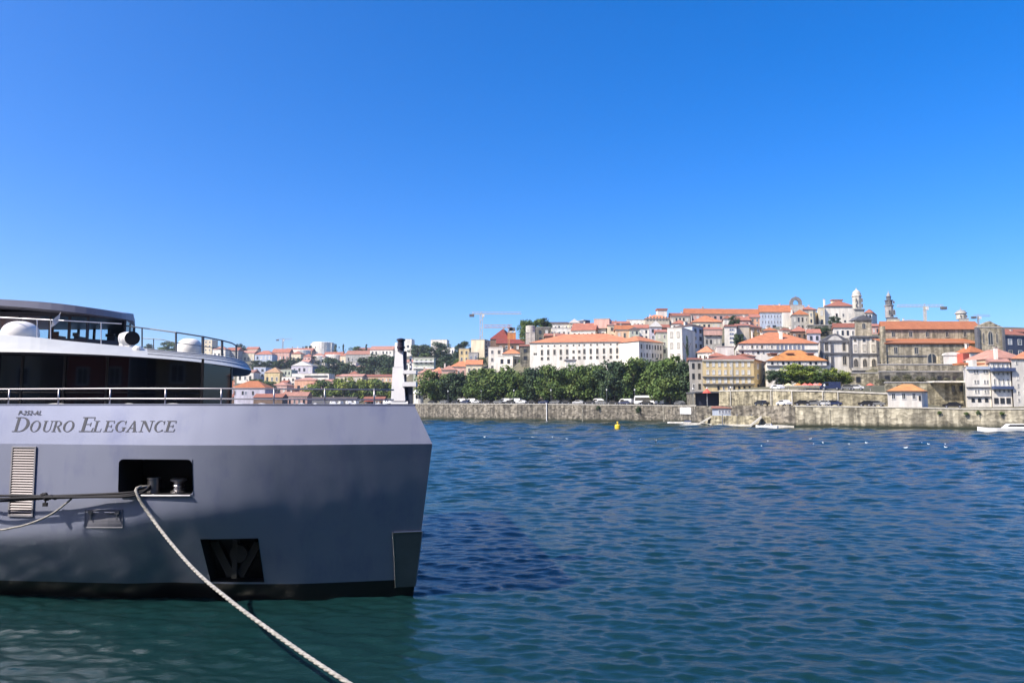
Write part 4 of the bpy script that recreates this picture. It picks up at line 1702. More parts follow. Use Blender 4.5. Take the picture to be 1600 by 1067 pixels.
def town_right():
    # ---- waterfront, centre
    b = house('long cream four storey building with rows of white windows above the stone river wall', 1098, 1178, 562, 612, 229, 'yellow', ('hip', 555, 'rust'), None, th=0, side=(1199, 14), name='apartment_building', cat='building')
    b.wins(2, 8, 'sh', ya=563, yb=588, wf=.45, hf=.62)
    b.wins(1, 8, 'sh', ya=589, yb=600, wf=.5, hf=.7)
    b.wins(1, 7, 'd', ya=601, yb=611, wf=.4, hf=.6, x0=1118)
    b.band(561.5, 564, GRAN, .4)
    b.band(588, 589.5, GRAND, .5, 'balcony')
    b.band(599.6, 601, GRAND, .5, 'balcony')
    b.band(564, 611, GRAN, .15, 'pilaster', 1143, 1145)
    b.wins(3, 2, 'd', side=True)
    house('plain grey stone building between the quay trees and the long cream building', 1078, 1098, 562, 612, 234, 'grey', ('shed', 559, 'rust'), (3, 2), th=0, kind='d', name='apartment_building', cat='building')
    b = house('low white building under a bright orange roof with dormers behind the light green trees', 1199, 1292, 564, 604, 222, 'white', ('hip', 547, 'bright'), None, th=0, dep=14)
    b.wins(1, 10, 'd', ya=563, yb=571, wf=.4, hf=.6)
    b.wins(1, 8, 'sh', ya=572, yb=588, wf=.4, hf=.7)
    b.band(571, 573, GRAND, .4, 'balcony')
    for x in (1216, 1242, 1274):
        b.box(x - 5, x + 5, 551.5, 554.5, 3.0, 6.0, W('brown'), 'dormer')
        b.box(x - 6, x + 6, 550.3, 551.5, 2.7, 6.4, R('rust'), 'dormer_roof')
    b = house('wide white building with a big orange hipped roof and one tall white chimney', 1154, 1278, 537, 560, 252, 'white', ('hip', 519, 'orange'), None, th=0, dep=24)
    b.wins(1, 7, 'w', 1156, 1210, 537.5, 546, .4, .6)
    b.wins(1, 7, 'b', 1212, 1258, 537.5, 548, .75, .8)
    b.wins(1, 6, 'd', 1156, 1205, 548, 554, .4, .6)
    b.band(546.6, 548, GRAND, .4, 'balcony')
    b.chimney(1228, 517, 4.5, 4)
    b.chimney(1205, 520, 3, 9)
    house('small white house with an orange roof left of the narrow blue windowed house', 1090, 1112, 551, 566, 258, 'white', ('hip', 541, 'orange'), (1, 3), th=18, side=(1120, 5))
    house('square blank pinkish white house below the narrow blue windowed house', 1120, 1147, 542, 566, 250, 'pale', None, None, th=0)
    house('low red tiled house behind the left end of the long cream building', 1106, 1136, 557, 570, 247, 'pink', ('hip', 551, 'red'), None, th=0, dep=8)
    house('low rust tiled house behind the right end of the long cream building', 1146, 1180, 557, 570, 247, 'pink', ('hip', 552.5, 'rust'), None, th=0, dep=8)
    # ---- mid hill
    house('tall white tower house with pale windows and an ochre shaded side wall', 1043, 1066, 513, 566, 285, 'white', None, (3, 2), th=14, side=(1086, 16), kind='sb', name='tower_house').chimney(1050, 509, 3, 3)
    house('narrow pale green house pressed against the tall white tower house', 1026, 1043, 519, 566, 296, 'green', ('shed', 515, 'red'), (4, 2), th=0, kind='d')
    b = house('narrow white house with a column of blue windows below the pink walled roofs', 1132, 1151, 510, 548, 295, 'white', ('shed', 507.5, 'red'), None, th=0, side=(1152, 10))
    b.wins(4, 1, 'b', 1138, 1149, 512, 538, .75, .5)
    house('beige blank party wall beside the narrow blue windowed house', 1151, 1171, 509, 534, 302, 'beige', ('shed', 506, 'red'), None, th=0)
    house('tall slate blue house in shade left of the red balcony house', 1082, 1099, 509, 546, 315, 'blue', ('hip', 505, 'dark'), (3, 2), th=-42, kind='d')
    house('grey house with a pinkish red balcony storey near the slate blue house', 1100, 1128, 515, 552, 318, 'grey', ('shed', 511, 'red'), (3, 4), th=0, kind='d').band(517, 524, W('pink'), .8, 'balcony')
    house('cream house under a wide pale orange roof with a dormer below the long ridge roof', 1080, 1128, 503.5, 515, 348, 'cream', ('hip', 493, 'orange'), (1, 6), th=0, kind='d', dep=16)
    house('small white house right of the pale orange dormered roof', 1131, 1142, 498, 512, 352, 'white', ('hip', 494, 'rust'), (2, 2), th=0)
    house('rose pink house with a red roof under the long ridge roof', 1150, 1172, 501, 512, 350, 'pink', ('gable', 495, 'red'), (1, 3), th=0, kind='d')
    house('pink and cream house left of the pale blue block on the ridge', 1172, 1187, 496, 512, 352, 'salmon', ('gable', 491, 'red'), (2, 2), th=0)
    house('dark ochre house with three rows of windows below the pink and cream house', 1171, 1190, 511, 538, 322, 'ochre', ('hip', 507, 'rust'), (3, 2), th=-20, kind='d')
    house('grey rendered house with a flat orange roof under the pale blue block', 1192, 1216, 517, 530, 318, 'grey', ('hip', 512, 'orange'), (1, 3), th=0, kind='d')
    house('low beige house right of the flat orange roof under the pale blue block', 1217, 1236, 516, 530, 322, 'beige', ('hip', 513, 'rust'), (1, 3), th=0, kind='d')
    house('brick red roofed house below the grey stone house of the hilltop', 1236, 1262, 518, 532, 318, 'brown', ('hip', 510, 'red'), (1, 3), th=0, kind='d')
    house('small red roofed house below the cream slab house of the hilltop', 1262, 1282, 521, 534, 312, 'lilac', ('gable', 514, 'red'), (1, 2), th=0, kind='d')
    # ---- ridge
    b = house('very long hilltop building with one continuous orange ridge roof', 1072, 1190, 490.5, 512, 398, 'pink', ('gable', 482, 'orange'), None, th=-3, dep=16, name='long_building', cat='building')
    b.wins(1, 12, 'd', ya=492, yb=500)
    b.chimney(1140, 483, 3)
    b.chimney(1112, 484, 3)
    b = house('pale blue and white hilltop block at the right end of the ridge roof', 1188, 1238, 488, 514, 390, 'blue', ('gable', 476.5, 'orange'), None, th=0, dep=16, name='apartment_block', cat='building')
    b.wins(2, 7, 'b', 1189, 1222, 490, 508, .5, .6)
    b.box(1222, 1237, 489, 513, -.6, -.01, W('white'), 'bay')
    b.wins(1, 2, 'd', 1196, 1214, 507, 513, .6, .6)
    house('grey stone house with an orange roof and small windows right of the pale blue block', 1238, 1264, 492, 518, 378, 'grey', ('hip', 484, 'orange'), (2, 4), th=0, kind='d')
    house('tall cream slab house with a dark side between the stone house and the white palace', 1264, 1271, 486, 516, 372, 'cream', None, (3, 1), th=0, side=(1279, 14), kind='d')
    house('low red roofed house on the skyline behind the cream slab house', 1250, 1276, 484, 492, 400, 'grey', ('hip', 479, 'red'), None, th=0)
    # bell gable
    B = Bld('bell_gable', 'arched stone bell gable on the skyline above the orange ridge roof', 'bell gable', 1235, 1254, 477, 486, 394, 3, 0, GRAN, ext=6)
    mb = MB()
    w = B.L

    def archpts(cx, r, zc, n=12, flip=False):
        a = np.linspace(0, math.pi, n)
        return [(cx + r * math.cos(t), zc + r * math.sin(t)) for t in a]
    zc = B.lz(473)
    GM_ = mat('granite_gable', (.20, .195, .19), var=.4, scale=.6)
    mb.box(0, w * .27, .3, 1.5, B.H, zc, GM_)
    mb.box(w * .73, w, .3, 1.5, B.H, zc, GM_)
    oa, ia = archpts(w / 2, w / 2, zc), archpts(w / 2, w * .23, zc)
    for (p, q), (r_, t_) in zip(zip(oa, oa[1:]), zip(ia, ia[1:])):
        mb.extrude_xz([p, q, t_, r_], .3, 1.5, GM_)
    mb.lathe([(.25, zc + w * .5), (.1, zc + w * .6), (.02, zc + w * .68)], GM_, (w / 2, .9, 0), 8)
    B.add(mb, 'arch')
    # white palace
    b = house('large white palace with a red roof and rooftop lantern on the hilltop', 1289, 1336, 478.5, 510, 378, 'white', ('hip', 470.5, 'red'), None, th=0, dep=18, name='palace', cat='palace')
    b.wins(1, 4, 'd', 1292, 1333, 488, 497, .3, .6)
    b.wins(1, 3, 'd', 1305, 1335, 499, 505, .3, .5)
    b.box(1312, 1328, 466, 472, 8, 10, W('cream'), 'lantern')
    b.box(1311, 1329, 464.5, 466, 7.6, 10.4, R('red'), 'lantern_roof')
    b.band(478, 480, GRAND, .3)
    house('narrow cream annex at the left end of the white palace', 1279, 1289, 481, 510, 376, 'cream', None, (2, 1), th=0, kind='d')
    house('small white house with a red gable roof below the palace tree', 1303, 1338, 512, 527, 318, 'white', ('gable', 505, 'red'), (1, 4), th=0, kind='d')
    house('small pink house at the right of the stone bell stage', 1362, 1374, 510, 522, 310, 'pink', ('gable', 506, 'red'), (1, 2), th=0, kind='d')
    house('white house with a red roof right of the domed church tower', 1351, 1363, 489, 507, 372, 'white', ('hip', 484, 'red'), (2, 2), th=0, side=(1370, 10), kind='d')
    w_ = Bld('retaining_wall', 'dark retaining wall running along the foot of the white palace', 'retaining wall', 1262, 1340, 508, 522, 340, 2, 0, STONE4)

    # ---- domed church tower
    B = Bld('church_tower', 'pale domed stone church tower beside the white palace', 'church tower', 1336, 1351, 483, 510, 362, 5.0, 0, GRAN)
    s = 362 / F
    cx, cy = B.L / 2, 2.5
    mb = MB()
    r = B.L / 2
    mb.lathe([(r * .92, B.H + .3), (r * .92, B.lz(463)), (r * 1.05, B.lz(462.5)), (r * 1.05, B.lz(461)), (r * .9, B.lz(460.5))], GRAN, (cx, cy, 0), 8)
    B.add(mb, 'belfry')
    mb = MB()
    mb.lathe([(r * .86, B.lz(461)), (r * .84, B.lz(457.5)), (r * .66, B.lz(454.5)), (r * .35, B.lz(452.5)), (r * .14, B.lz(451.8)), (r * .12, B.lz(450)), (.03, B.lz(449))], GRAN, (cx, cy, 0), 16)
    B.add(mb, 'dome')
    for x in (1339, 1348):
        B.window(x, 477.5, 2.6, 7, 'sa', 'opening')
        o = B.window(x, 469, 2.4, 7, 'sa', 'opening')
    B.band(483, 485, GRAND, .35)
    # ---- baroque church with two facades
    B = Bld('baroque_church', 'baroque granite church with white bays, dark pilasters and a pediment beside the medieval church', 'church', 1330, 1373, 526, 604, 255, 14, 0, GRAN, over=.3)
    B.band(525, 527.5, GRAND, .6)
    B.band(552.5, 555, GRAND, .5)
    B.band(579.5, 582, GRAND, .5)
    for x in (1330, 1372.5):
        B.band(528, 579, GRAND, .35, 'pilaster', x - 1.6, x + 1.6)
    for x in (1337, 1351, 1365):
        B.box(x - 4.6, x + 4.6, 528, 552, -.12, -.004, W('white'), 'bay')
        B.window(x, 544, 5.2, 11, 'sb', out=.13)
        B.window(x, 531.5, 4, 4.5, 's' if x != 1351 else 'd', out=.13)
        B.window(x, 567, 7.5, 14, 'sa', 'doorway', out=.13)
        B.box(x - 5, x + 5, 555.2, 579, -.1, -.004, W('pale'), 'bay')
    B.window(1341, 590, 8, 9, 'd', 'doorway')
    B.band(575, 579, GRAN, .8, 'balustrade')
    # bell stage above
    V = Bld('', '', '', 1337, 1362, 500, 525, 257, 6, 0, STONE3, root=B.root)
    mb = MB()
    mb.extrude_xz([(-.4, V.H), (V.L + .4, V.H), (V.L * .78, V.H + 1.2), (V.L * .5, V.H + 1.75), (V.L * .22, V.H + 1.2)], -.2, 5, GRAND)
    V.add(mb, 'pediment')
    V.window(1349.5, 509, 6, 10, 'sa', 'opening', out=.05)
    V.band(498.5, 500.5, GRAND, .4)
    # left facade
    V = Bld('', '', '', 1282, 1330, 534, 590, 257, 14, 0, W('pale'), root=B.root)
    z0 = V.H + .28
    mb = MB()
    mb.extrude_xz([(0, z0), (V.L, z0), (V.L * .82, z0 + 1.1), (V.L * .62, z0 + 2.3), (V.L * .5, z0 + 2.6), (V.L * .38, z0 + 2.2), (V.L * .16, z0 + .9)], 0, 1.2, GRAND)
    V.add(mb, 'pediment')
    mb = MB()
    mb.extrude_xz([(V.L * .25, z0 + .25), (V.L * .75, z0 + .25), (V.L * .6, z0 + 1.6), (V.L * .5, z0 + 1.9), (V.L * .4, z0 + 1.6)], -.06, 0, W('pale'))
    V.add(mb, 'pediment')
    V.band(551, 553.5, GRAND, .5)
    V.band(533, 535, GRAND, .4)
    for x in (1284, 1300, 1328):
        V.band(535, 551, GRAND, .3, 'pilaster', x - 1.8, x + 1.8)
        V.band(553.6, 575, GRAND, .3, 'pilaster', x - 1.8, x + 1.8)
    for x in (1292, 1319.5):
        V.window(x, 542, 5.5, 14, 's')
        V.window(x, 563, 6.5, 16, 's')
    # ---- medieval church
    B = Bld('medieval_church', 'long medieval stone church with two tiers of orange roofs and a pointed window', 'church', 1384, 1530, 536, 576, 245, 8, 0, STONE3, ext=4)
    B.root.location.z = B.A.z
    V = Bld('', '', '', 1380, 1530, 515, 540, 253, 18, 0, STONE3, ('gable', 502, 'orange'), root=B.root, over=.6)
    mb = MB()    # aisle roof
    za, zb = B.lz(535.5), B.lz(536) + 2.2
    L = B.L
    mb.mesh([(-.6, -.6, za), (L + .3, -.6, za), (L + .3, 8, zb), (-.6, 8, zb), (-.6, -.6, za - .35), (L + .3, -.6, za - .35)], [(0, 1, 2, 3), (4, 5, 1, 0)], R('orange'))
    mb.mesh([(-.6, -.6, za - .35), (L + .3, -.6, za - .35), (L + .3, 0.05, za - .7), (-.6, 0.05, za - .7)], [(0, 1, 2, 3)], mat('eave', (0.16, 0.09, 0.07)))
    B.add(mb, 'aisle_roof')
    for x in (1396, 1423, 1449, 1480, 1508):
        V.window(x, 522.5, 6, 9, 's')
    for x in (1400, 1432):
        B.window(x, 547.5, 7, 12, 's')
    B.band(555.5, 557, GRAND, .2, 'string_course', 1384, 1448)
    B.window(1456, 560, 17, 17, 'sa', 'archway')
    B.box(1378, 1384, 510, 576, -.5, .8, STONE3, 'buttress')
    B.box(1463, 1474, 557, 572, -2.2, -.02, STONE3, 'porch')
    T = Bld('', '', '', 1528, 1568, 512, 560, 240, 20, 0, STONE3, root=B.root)
    mb = MB()
    mb.extrude_xz([(0, T.H + .28), (T.L, T.H + .28), (T.L * .72, T.lz(506)), (T.L * .52, T.lz(501.5)), (T.L * .3, T.lz(505))], 0, 2, STONE3)
    T.add(mb, 'gable')
    for x, w, h, y in ((1548, 9, 24, 528), (1537, 3.5, 18, 528), (1558, 3.5, 18, 528)):
        T.window(x, y, w, h, 'sa', 'pointed_window')
    T.box(1526.5, 1530, 512, 560, -.5, 1, GRAND, 'buttress')
    T.box(1566, 1569.5, 514, 560, -.5, 1, GRAND, 'buttress')
    # ---- dark baroque tower far behind
    B = Bld('baroque_tower', 'tall dark ornate tower rising behind the left end of the medieval church', 'tower', 1386, 1403, 496, 515, 480, 7, 0, GRAND)
    cx, cy = B.L / 2, 3.5
    for (ya, yb, hw) in ((476, 496, 6.6), (468, 476, 5.6), (462, 468, 3.6)):
        mb = MB()
        s = B.sx
        mb.lathe([(hw * s * .95, B.lz(yb) + .25), (hw * s * .95, B.lz(ya + 1.6)), (hw * s * 1.15, B.lz(ya + 1.3)), (hw * s * 1.15, B.lz(ya))], GRAND if ya < 470 else mat('granite_mid', (.30, .28, .27), var=.4, scale=.6), (cx, cy, 0), 8)
        B.add(mb, 'stage')
    mb = MB()
    mb.lathe([(3 * s, B.lz(462)), (2.6 * s, B.lz(459)), (1.2 * s, B.lz(457)), (.5 * s, B.lz(455)), (.06, B.lz(452))], LEADM, (cx, cy, 0), 10)
    B.add(mb, 'cupola')
    for y, h, w in ((488, 9, 4), (472, 4, 3)):
        for x in (1391, 1398):
            B.window(x, y, w, h, 'sa', 'opening')
    house('cream block on the skyline at the foot of the dark ornate tower', 1387, 1406, 499, 512, 330, 'cream', None, None, th=0)
    house('low grey slate roof seen over the medieval church', 1406, 1442, 502, 510, 420, 'dgrey', ('hip', 499.5, 'grey'), None, th=0)
    # domed drum tower
    B = Bld('domed_tower', 'round domed drum tower rising behind the right half of the medieval church', 'tower', 1499, 1514, 498, 512, 400, 5, 0, GRAN)
    mb = MB()
    s = B.sx
    mb.lathe([(7 * s, B.H), (7 * s, B.lz(490)), (8.6 * s, B.lz(489.5)), (8.6 * s, B.lz(488)), (7.2 * s, B.lz(487.5))], GRAN, (B.L / 2, 2.5, 0), 20)
    B.add(mb, 'drum')
    mb = MB()
    mb.lathe([(7.2 * s, B.lz(487.8)), (6.6 * s, B.lz(485.5)), (4 * s, B.lz(484)), (.8 * s, B.lz(483)), (.5 * s, B.lz(481)), (.05, B.lz(479))], LEADM, (B.L / 2, 2.5, 0), 20)
    B.add(mb, 'dome')
    for x in (1502, 1507, 1511):
        B.window(x, 494, 2.2, 4.5, 'sa', 'opening')
    # ---- right edge
    house('house with shade painted navy on its walls behind the pointed window gable', 1569, 1618, 523, 560, 285, 'navy', ('hip', 515, 'red'), (2, 3), th=-20, dep=12)  # navy wall colour stands in for the shade on this house
    house('low red roofed house on the skyline at the far right edge', 1572, 1640, 519, 530, 300, 'brown', ('gable', 514, 'red'), None, th=0)
    b = house('small pink and white house with an orange hipped roof against the pointed window gable', 1516, 1541, 551, 572, 224, 'white', ('hip', 540, 'orange'), (1, 3), th=-12, dep=6)
    b.box(1506, 1516, 552, 570, .2, 4, W('red'), 'annex')
    B = Bld('gabled_wall', 'blank white wall with a curved top between the stone church and the pink house', 'wall', 1475, 1503, 556, 573, 226, 3, 0, W('white'))
    mb = MB()
    mb.extrude_xz([(0, B.H + .28), (B.L, B.H + .28)] + [(B.L / 2 + B.L / 2 * math.cos(t), B.H + .28 + .9 * math.sin(t)) for t in np.linspace(.25, math.pi - .25, 9)], 0, 1, W('white'))
    B.add(mb, 'gable')
    # waterfront houses
    b = house('white waterfront house with terracotta parapet and small paired windows beside the blue balcony house', 1510, 1548, 574, 631, 181, 'white', None, None, th=0, name='waterfront_house')
    for y in (581, 596.5, 611.5):
        for x in (1526, 1541):
            b.window(x - 2.2, y, 3, 6, 'w')
            b.window(x + 2.2, y, 3, 6, 'w')
    for x in (1519, 1529, 1540):
        b.window(x, 625, 5, 6, 'd', 'door')
    b.box(1511, 1548, 573, 577, -.5, -.01, W('blue'), 'balcony')
    b.band(604.5, 606, GRAND, .3, 'string_course')
    b.band(619, 620.5, GRAND, .3, 'string_course')
    b.box(1509, 1524, 566, 569, 2, 5, R('orange'), 'roof')
    b.box(1535, 1549, 566, 569, 2, 5, R('orange'), 'roof')
    b.box(1523, 1530, 562, 575, .5, 3, W('white'), 'chimney')
    b = house('white waterfront house with dark blue awning balconies and three dark doorways', 1549, 1580, 566, 631, 180.5, 'white', ('shed', 560, 'pink'), None, th=0, name='waterfront_house')
    b.box(1548, 1583, 575, 580, -1.3, -.01, mat('awning_navy', (0.05, 0.075, 0.16), rough=.7), 'awning')
    b.box(1549, 1580, 603.5, 608, -1.0, -.01, mat('awning_navy', (0.05, 0.075, 0.16), rough=.7), 'awning')
    b.wins(1, 4, 'w', ya=568, yb=574, wf=.5, hf=.8)
    b.wins(1, 4, 'w', ya=581, yb=587, wf=.5, hf=.8)
    b.wins(1, 4, 'w', ya=590, yb=603, wf=.4, hf=.8)
    b.wins(1, 4, 'w', ya=608, yb=614, wf=.5, hf=.8)
    b.wins(1, 3, 'd', ya=621, yb=631, wf=.7, hf=.9, name='door')
    b = house('tall grey white house with a wide red roof cut off by the right edge', 1582, 1660, 561, 631, 180, 'pale', ('hip', 543, 'orange'), None, th=0, dep=18, name='waterfront_house')
    b.wins(4, 7, 'w', ya=585, yb=631, wf=.3, hf=.5)
    b.window(1590, 567, 3.5, 5, 'w')
    house('wide salmon tiled roof house set back behind the blue balcony house', 1560, 1600, 560, 575, 200, 'peach', ('hip', 546, 'pink'), None, th=-10, dep=12)
    b = house('small white customs house with an orange hipped roof on the river wall', 1387, 1440, 611.5, 631, 170, 'white', ('hip', 600, 'bright'), None, th=0, side=(1449, 5.5), over=.5)
    for x in (1396, 1412, 1428):
        b.window(x, 619, 6.5, 9.5, 'w')
    b.window(1437, 622, 3, 8, 'd', 'door')


def town_beyond():
    # the bank goes on beyond the photograph's right edge; it mirrors in the ship's windows
    for lb, x0, x1, yt, yb, Y, w, c in (('white riverside house with an orange roof just past the right edge', 1672, 1745, 560, 632, 178, 'white', 'orange'),
                                        ('yellow riverside house second past the right edge', 1750, 1850, 565, 632, 172, 'yellow', 'red'),
                                        ('white riverside house third past the right edge', 1880, 2010, 575, 632, 166, 'white', 'bright'),
                                        ('pink riverside house fourth past the right edge', 2040, 2200, 560, 632, 160, 'pink', 'orange')):
        house(lb, x0, x1, yt, yb, Y, w, ('hip', yt - 22, c), (4, 6), th=0, name='waterfront_house')


def near_bank():
    # houses on the viewer's own bank, mirrored in the ship's dark windows
    for i, (x, w, h, wall, col, lb) in enumerate(((-52, 13, 9, 'cream', 'orange', 'cream house with an orange roof on the viewer bank, mirrored in the ship windows'),
                                                  (-37, 12, 7, 'red', 'rust', 'red warehouse with a rust roof on the viewer bank, mirrored in the ship windows'),
                                                  (-23, 11, 10, 'white', 'orange', 'white house with an orange roof on the viewer bank, mirrored in the ship windows'),
                                                  (-9, 13, 6, 'ochre', 'red', 'ochre warehouse with a red roof on the viewer bank, mirrored in the ship windows'))):
        t = thing('house', lb, 'house', (x, -26, 2.8), math.pi)
        mb = MB()
        mb.box(-w / 2, w / 2, 0, 9, 0, h, W(wall))
        mb.build('wall', t)
        mb = MB()
        e = [(-w / 2 - .4, -.4, h), (w / 2 + .4, -.4, h), (w / 2 + .4, 9.4, h), (-w / 2 - .4, 9.4, h), (-w / 2 + 4, 4.5, h + 2.6), (w / 2 - 4, 4.5, h + 2.6)]
        mb.mesh(e, [(0, 1, 5, 4), (1, 2, 5), (2, 3, 4, 5), (3, 0, 4), (3, 2, 1, 0)], R(col))
        mb.build('roof', t)
        for r_ in range(int(h // 3)):
            for c in range(4):
                link('window', win_mesh('w'), t, (-w / 2 + w * (c + .5) / 4, 0, 1.7 + 2.9 * r_), (0, 0, 0), (1.2, 1, 1.7))


def town_mid():
    b = house('very long white building with rows of tall windows behind the quay trees', 828, 998, 536, 574, 300, 'white', ('hip', 523, 'orange'), None, th=9, dep=26, name='long_building', cat='building')
    xs = [847, 857, 867, 877, 887, 897, 906, 914, 924, 934, 944.5, 955, 965, 975, 991]
    for x in xs:
        b.window(x, 541 - (x - 847) * .012, 2.4, 2.6, 's')
        b.window(x, 551 - (x - 847) * .012, 3.8, 9 if x not in (897, 906) else 5, 's')
        if x != 867:
            b.window(x, 560.5 - (x - 847) * .012, 4, 5, 's')
    for x in (835, 838):
        b.window(x, 553, 2.4, 3, 's')
    b.box(969, 982, 548, 571, -1.0, -.01, W('white'), 'bay')
    b.band(535.6, 536.8, GRAN, .3)
    V = Bld('', '', '', 998.5, 1036, 533, 574, 286, 14, -38, W('white'), ('hip', 524, 'orange'), root=b.root)
    V.wins(3, 8, 'd', wf=.4, hf=.55)
    house('low white outbuilding at the foot of the long white building', 884, 900, 563, 578, 290, 'white', ('shed', 561, 'grey'), None, th=0, dep=5)
    # skyline over the long building
    house('grey square tower house with a red battlemented top on the skyline', 930, 947, 503, 530, 352, 'pale', None, (2, 2), th=14, side=(953, 7), kind='d', name='tower_house')
    b = house('red topped penthouse on the grey square tower house', 928, 952, 499, 503.5, 351, 'pink', None, None, th=14)
    house('cream house with an ochre window right of the grey square tower', 950, 963, 508, 530, 345, 'cream', ('shed', 505, 'pink'), (2, 1), th=0)
    house('pale house with an orange lean to roof beside the cream ochre windowed house', 962, 990, 515, 532, 335, 'peach', ('gable', 508, 'orange'), (1, 3), th=0)
    house('long white wall house on the skyline left of the arched beige house', 980, 1008, 500, 516, 392, 'white', None, (1, 4), th=0)
    house('red roofed house under the long white skyline wall', 950, 984, 506, 516, 372, 'pink', ('gable', 502, 'red'), (1, 4), th=0, kind='d')
    house('white house with a dark doorway below the long white skyline wall', 992, 1014, 513, 532, 340, 'white', ('gable', 507, 'red'), (2, 3), th=0, kind='d')
    house('green grey house in the dip above the long orange roof', 984, 999, 515, 532, 332, 'green', ('hip', 512, 'dark'), (2, 2), th=0, kind='d')
    house('blue grey gabled house with a red roof left of the tall white tower house', 1015, 1034, 511, 532, 338, 'lilac', ('front', 503, 'red'), (2, 2), th=0, kind='d')
    house('dark red roofed house above the pale green narrow house', 1030, 1046, 512, 530, 345, 'brown', ('gable', 507, 'red'), (1, 2), th=0, kind='d')
    b = house('beige skyline house with a row of arches under an orange roof', 1008, 1046, 498, 512, 388, 'beige', ('hip', 492, 'orange'), None, th=0, name='house')
    b.wins(1, 7, 'sa', ya=493.5, yb=502.5, wf=.55, hf=.8)
    b.box(1030, 1045, 483, 495, 4, 8, W('pale'), 'belvedere')
    b.box(1029, 1046, 480.5, 483, 3.6, 8.4, R('red'), 'belvedere_roof')
    house('row of beige houses between the arched house and the long ridge roof', 1047, 1078, 494, 512, 392, 'beige', ('gable', 489, 'rust'), (2, 5), th=0, kind='d')
    house('small red roofed house in front of the beige row', 1050, 1075, 506, 516, 362, 'white', ('hip', 500, 'red'), (1, 4), th=0, kind='d')
    house('white cottage with a red roof just left of the slate blue house', 1068, 1082, 511, 545, 330, 'white', ('gable', 505, 'orange'), (2, 2), th=0, kind='d')
    house('large white gabled house with a red roof above the long orange roof', 893, 930, 517, 530, 350, 'white', ('gable', 505.5, 'red'), (1, 5), th=14, side=(936, 10), kind='d')
    house('plain white house with a flat roof left of the large gabled house', 862, 893, 513, 530, 352, 'white', None, (1, 4), th=0, kind='w')
    house('white terrace house with a dark band of windows on the skyline', 858, 889, 505.5, 518, 372, 'white', ('shed', 503, 'dark'), (1, 5), th=0, kind='d')
    house('pale cream skyline house with a pointed gable', 889, 906, 505, 520, 368, 'cream', ('front', 500, 'pink'), (1, 2), th=0)
    house('dark blue box house on the skyline beside the grey square tower', 912, 922, 500.5, 515, 366, 'navy', None, None, th=-30)
    house('low rust roofed shed above the left end of the long orange roof', 852, 882, 525, 536, 322, 'brown', ('gable', 521, 'rust'), None, th=0)
    B = Bld('round_tower', 'round pale stone tower ruin under the hilltop trees', 'tower', 822, 836, 520, 537, 330, 4, 0, GRAN)
    mb = MB()
    mb.lathe([(7.4 * B.sx, -3), (7.4 * B.sx, B.lz(509)), (6.6 * B.sx, B.lz(508.5)), (6.4 * B.sx, B.lz(512))], GRAN, (B.L / 2, 2, 0), 18)
    B.add(mb, 'drum')
    house('ruined grey stone house right of the round tower', 838, 860, 512, 536, 344, STONE4, None, (2, 2), th=0, kind='d')
    house('brown stone ruin left of the long white building', 813, 829, 541, 565, 318, STONE4, ('shed', 538, 'rust'), (2, 1), th=0, kind='d')
    # left of the long building
    house('dark red pyramid roofed block with orange end wall on the skyline', 766, 794, 530, 548, 430, 'brown', ('hip', 514, 'dred'), None, th=0, side=(807, 12), dep=14)
    house('bright orange end wall with chimneys beside the dark red pyramid roof', 793, 806, 520, 545, 428, 'orange', None, None, th=0, dep=4, chim=((798, 515, 4), (804, 516, 3)))
    house('cream apartment block with a dark window column below the large crane', 736, 757, 531, 556, 418, 'cream', None, None, th=10, side=(766, 10), swin=(4, 2), kind='d', name='apartment_block', cat='building')
    house('small yellow house left of the cream apartment block', 717, 733, 545, 566, 405, 'yellow', None, (2, 2), th=0, kind='w')
    house('grey glazed extension right of the small yellow house', 732, 747, 551, 566, 396, 'grey', None, (1, 2), th=0, kind='b')
    house('tall pale house left of the orange roofed white house', 763, 786, 543, 580, 365, 'pale', None, (3, 2), th=6, kind='w')
    house('white house under a clean orange roof behind the quay trees', 785, 813, 553, 576, 352, 'white', ('hip', 545, 'orange'), (1, 3), th=6, dep=9)
    house('white cubic house with a shaded beige side in front of the orange roof', 778, 801, 557, 584, 338, 'white', None, (2, 2), th=12, side=(815, 8), swin=(2, 2), kind='d')
    house('house with a long dark red roof under the pyramid roof', 776, 824, 537, 548, 400, 'brown', ('gable', 530, 'dred'), (1, 5), th=0, kind='d')
    house('pinkish house with an orange roof left of the tall quay tree', 704, 736, 573, 592, 372, 'pink', ('hip', 564, 'orange'), (1, 4), th=0, kind='w')
    house('cream gabled house with orange roof rising behind the quay tree', 728, 753, 570, 600, 352, 'cream', ('gable', 562, 'orange'), (2, 3), th=0, kind='w')
    house('dusty pink house tucked behind the first quay tree', 690, 712, 578, 600, 350, 'pink', ('hip', 571, 'pink'), (1, 3), th=0, kind='w')
    b = house('pale green modernist block with long balconies right of the ship mast', 646, 678, 559, 590, 450, 'green', None, (3, 4), th=0, kind='d', name='apartment_block', cat='building')
    b.band(564, 566, WHITEP, 1.0, 'balcony')
    b.band(574, 576, WHITEP, 1.0, 'balcony')
    house('peach house with a red roof below the pale green modernist block', 652, 684, 583, 605, 395, 'peach', ('hip', 576, 'pink'), (1, 4), th=0, kind='w')
    house('small red roofed house at the edge of the terrace trees', 684, 706, 584, 602, 385, 'salmon', ('gable', 578, 'red'), (1, 2), th=0, kind='d')


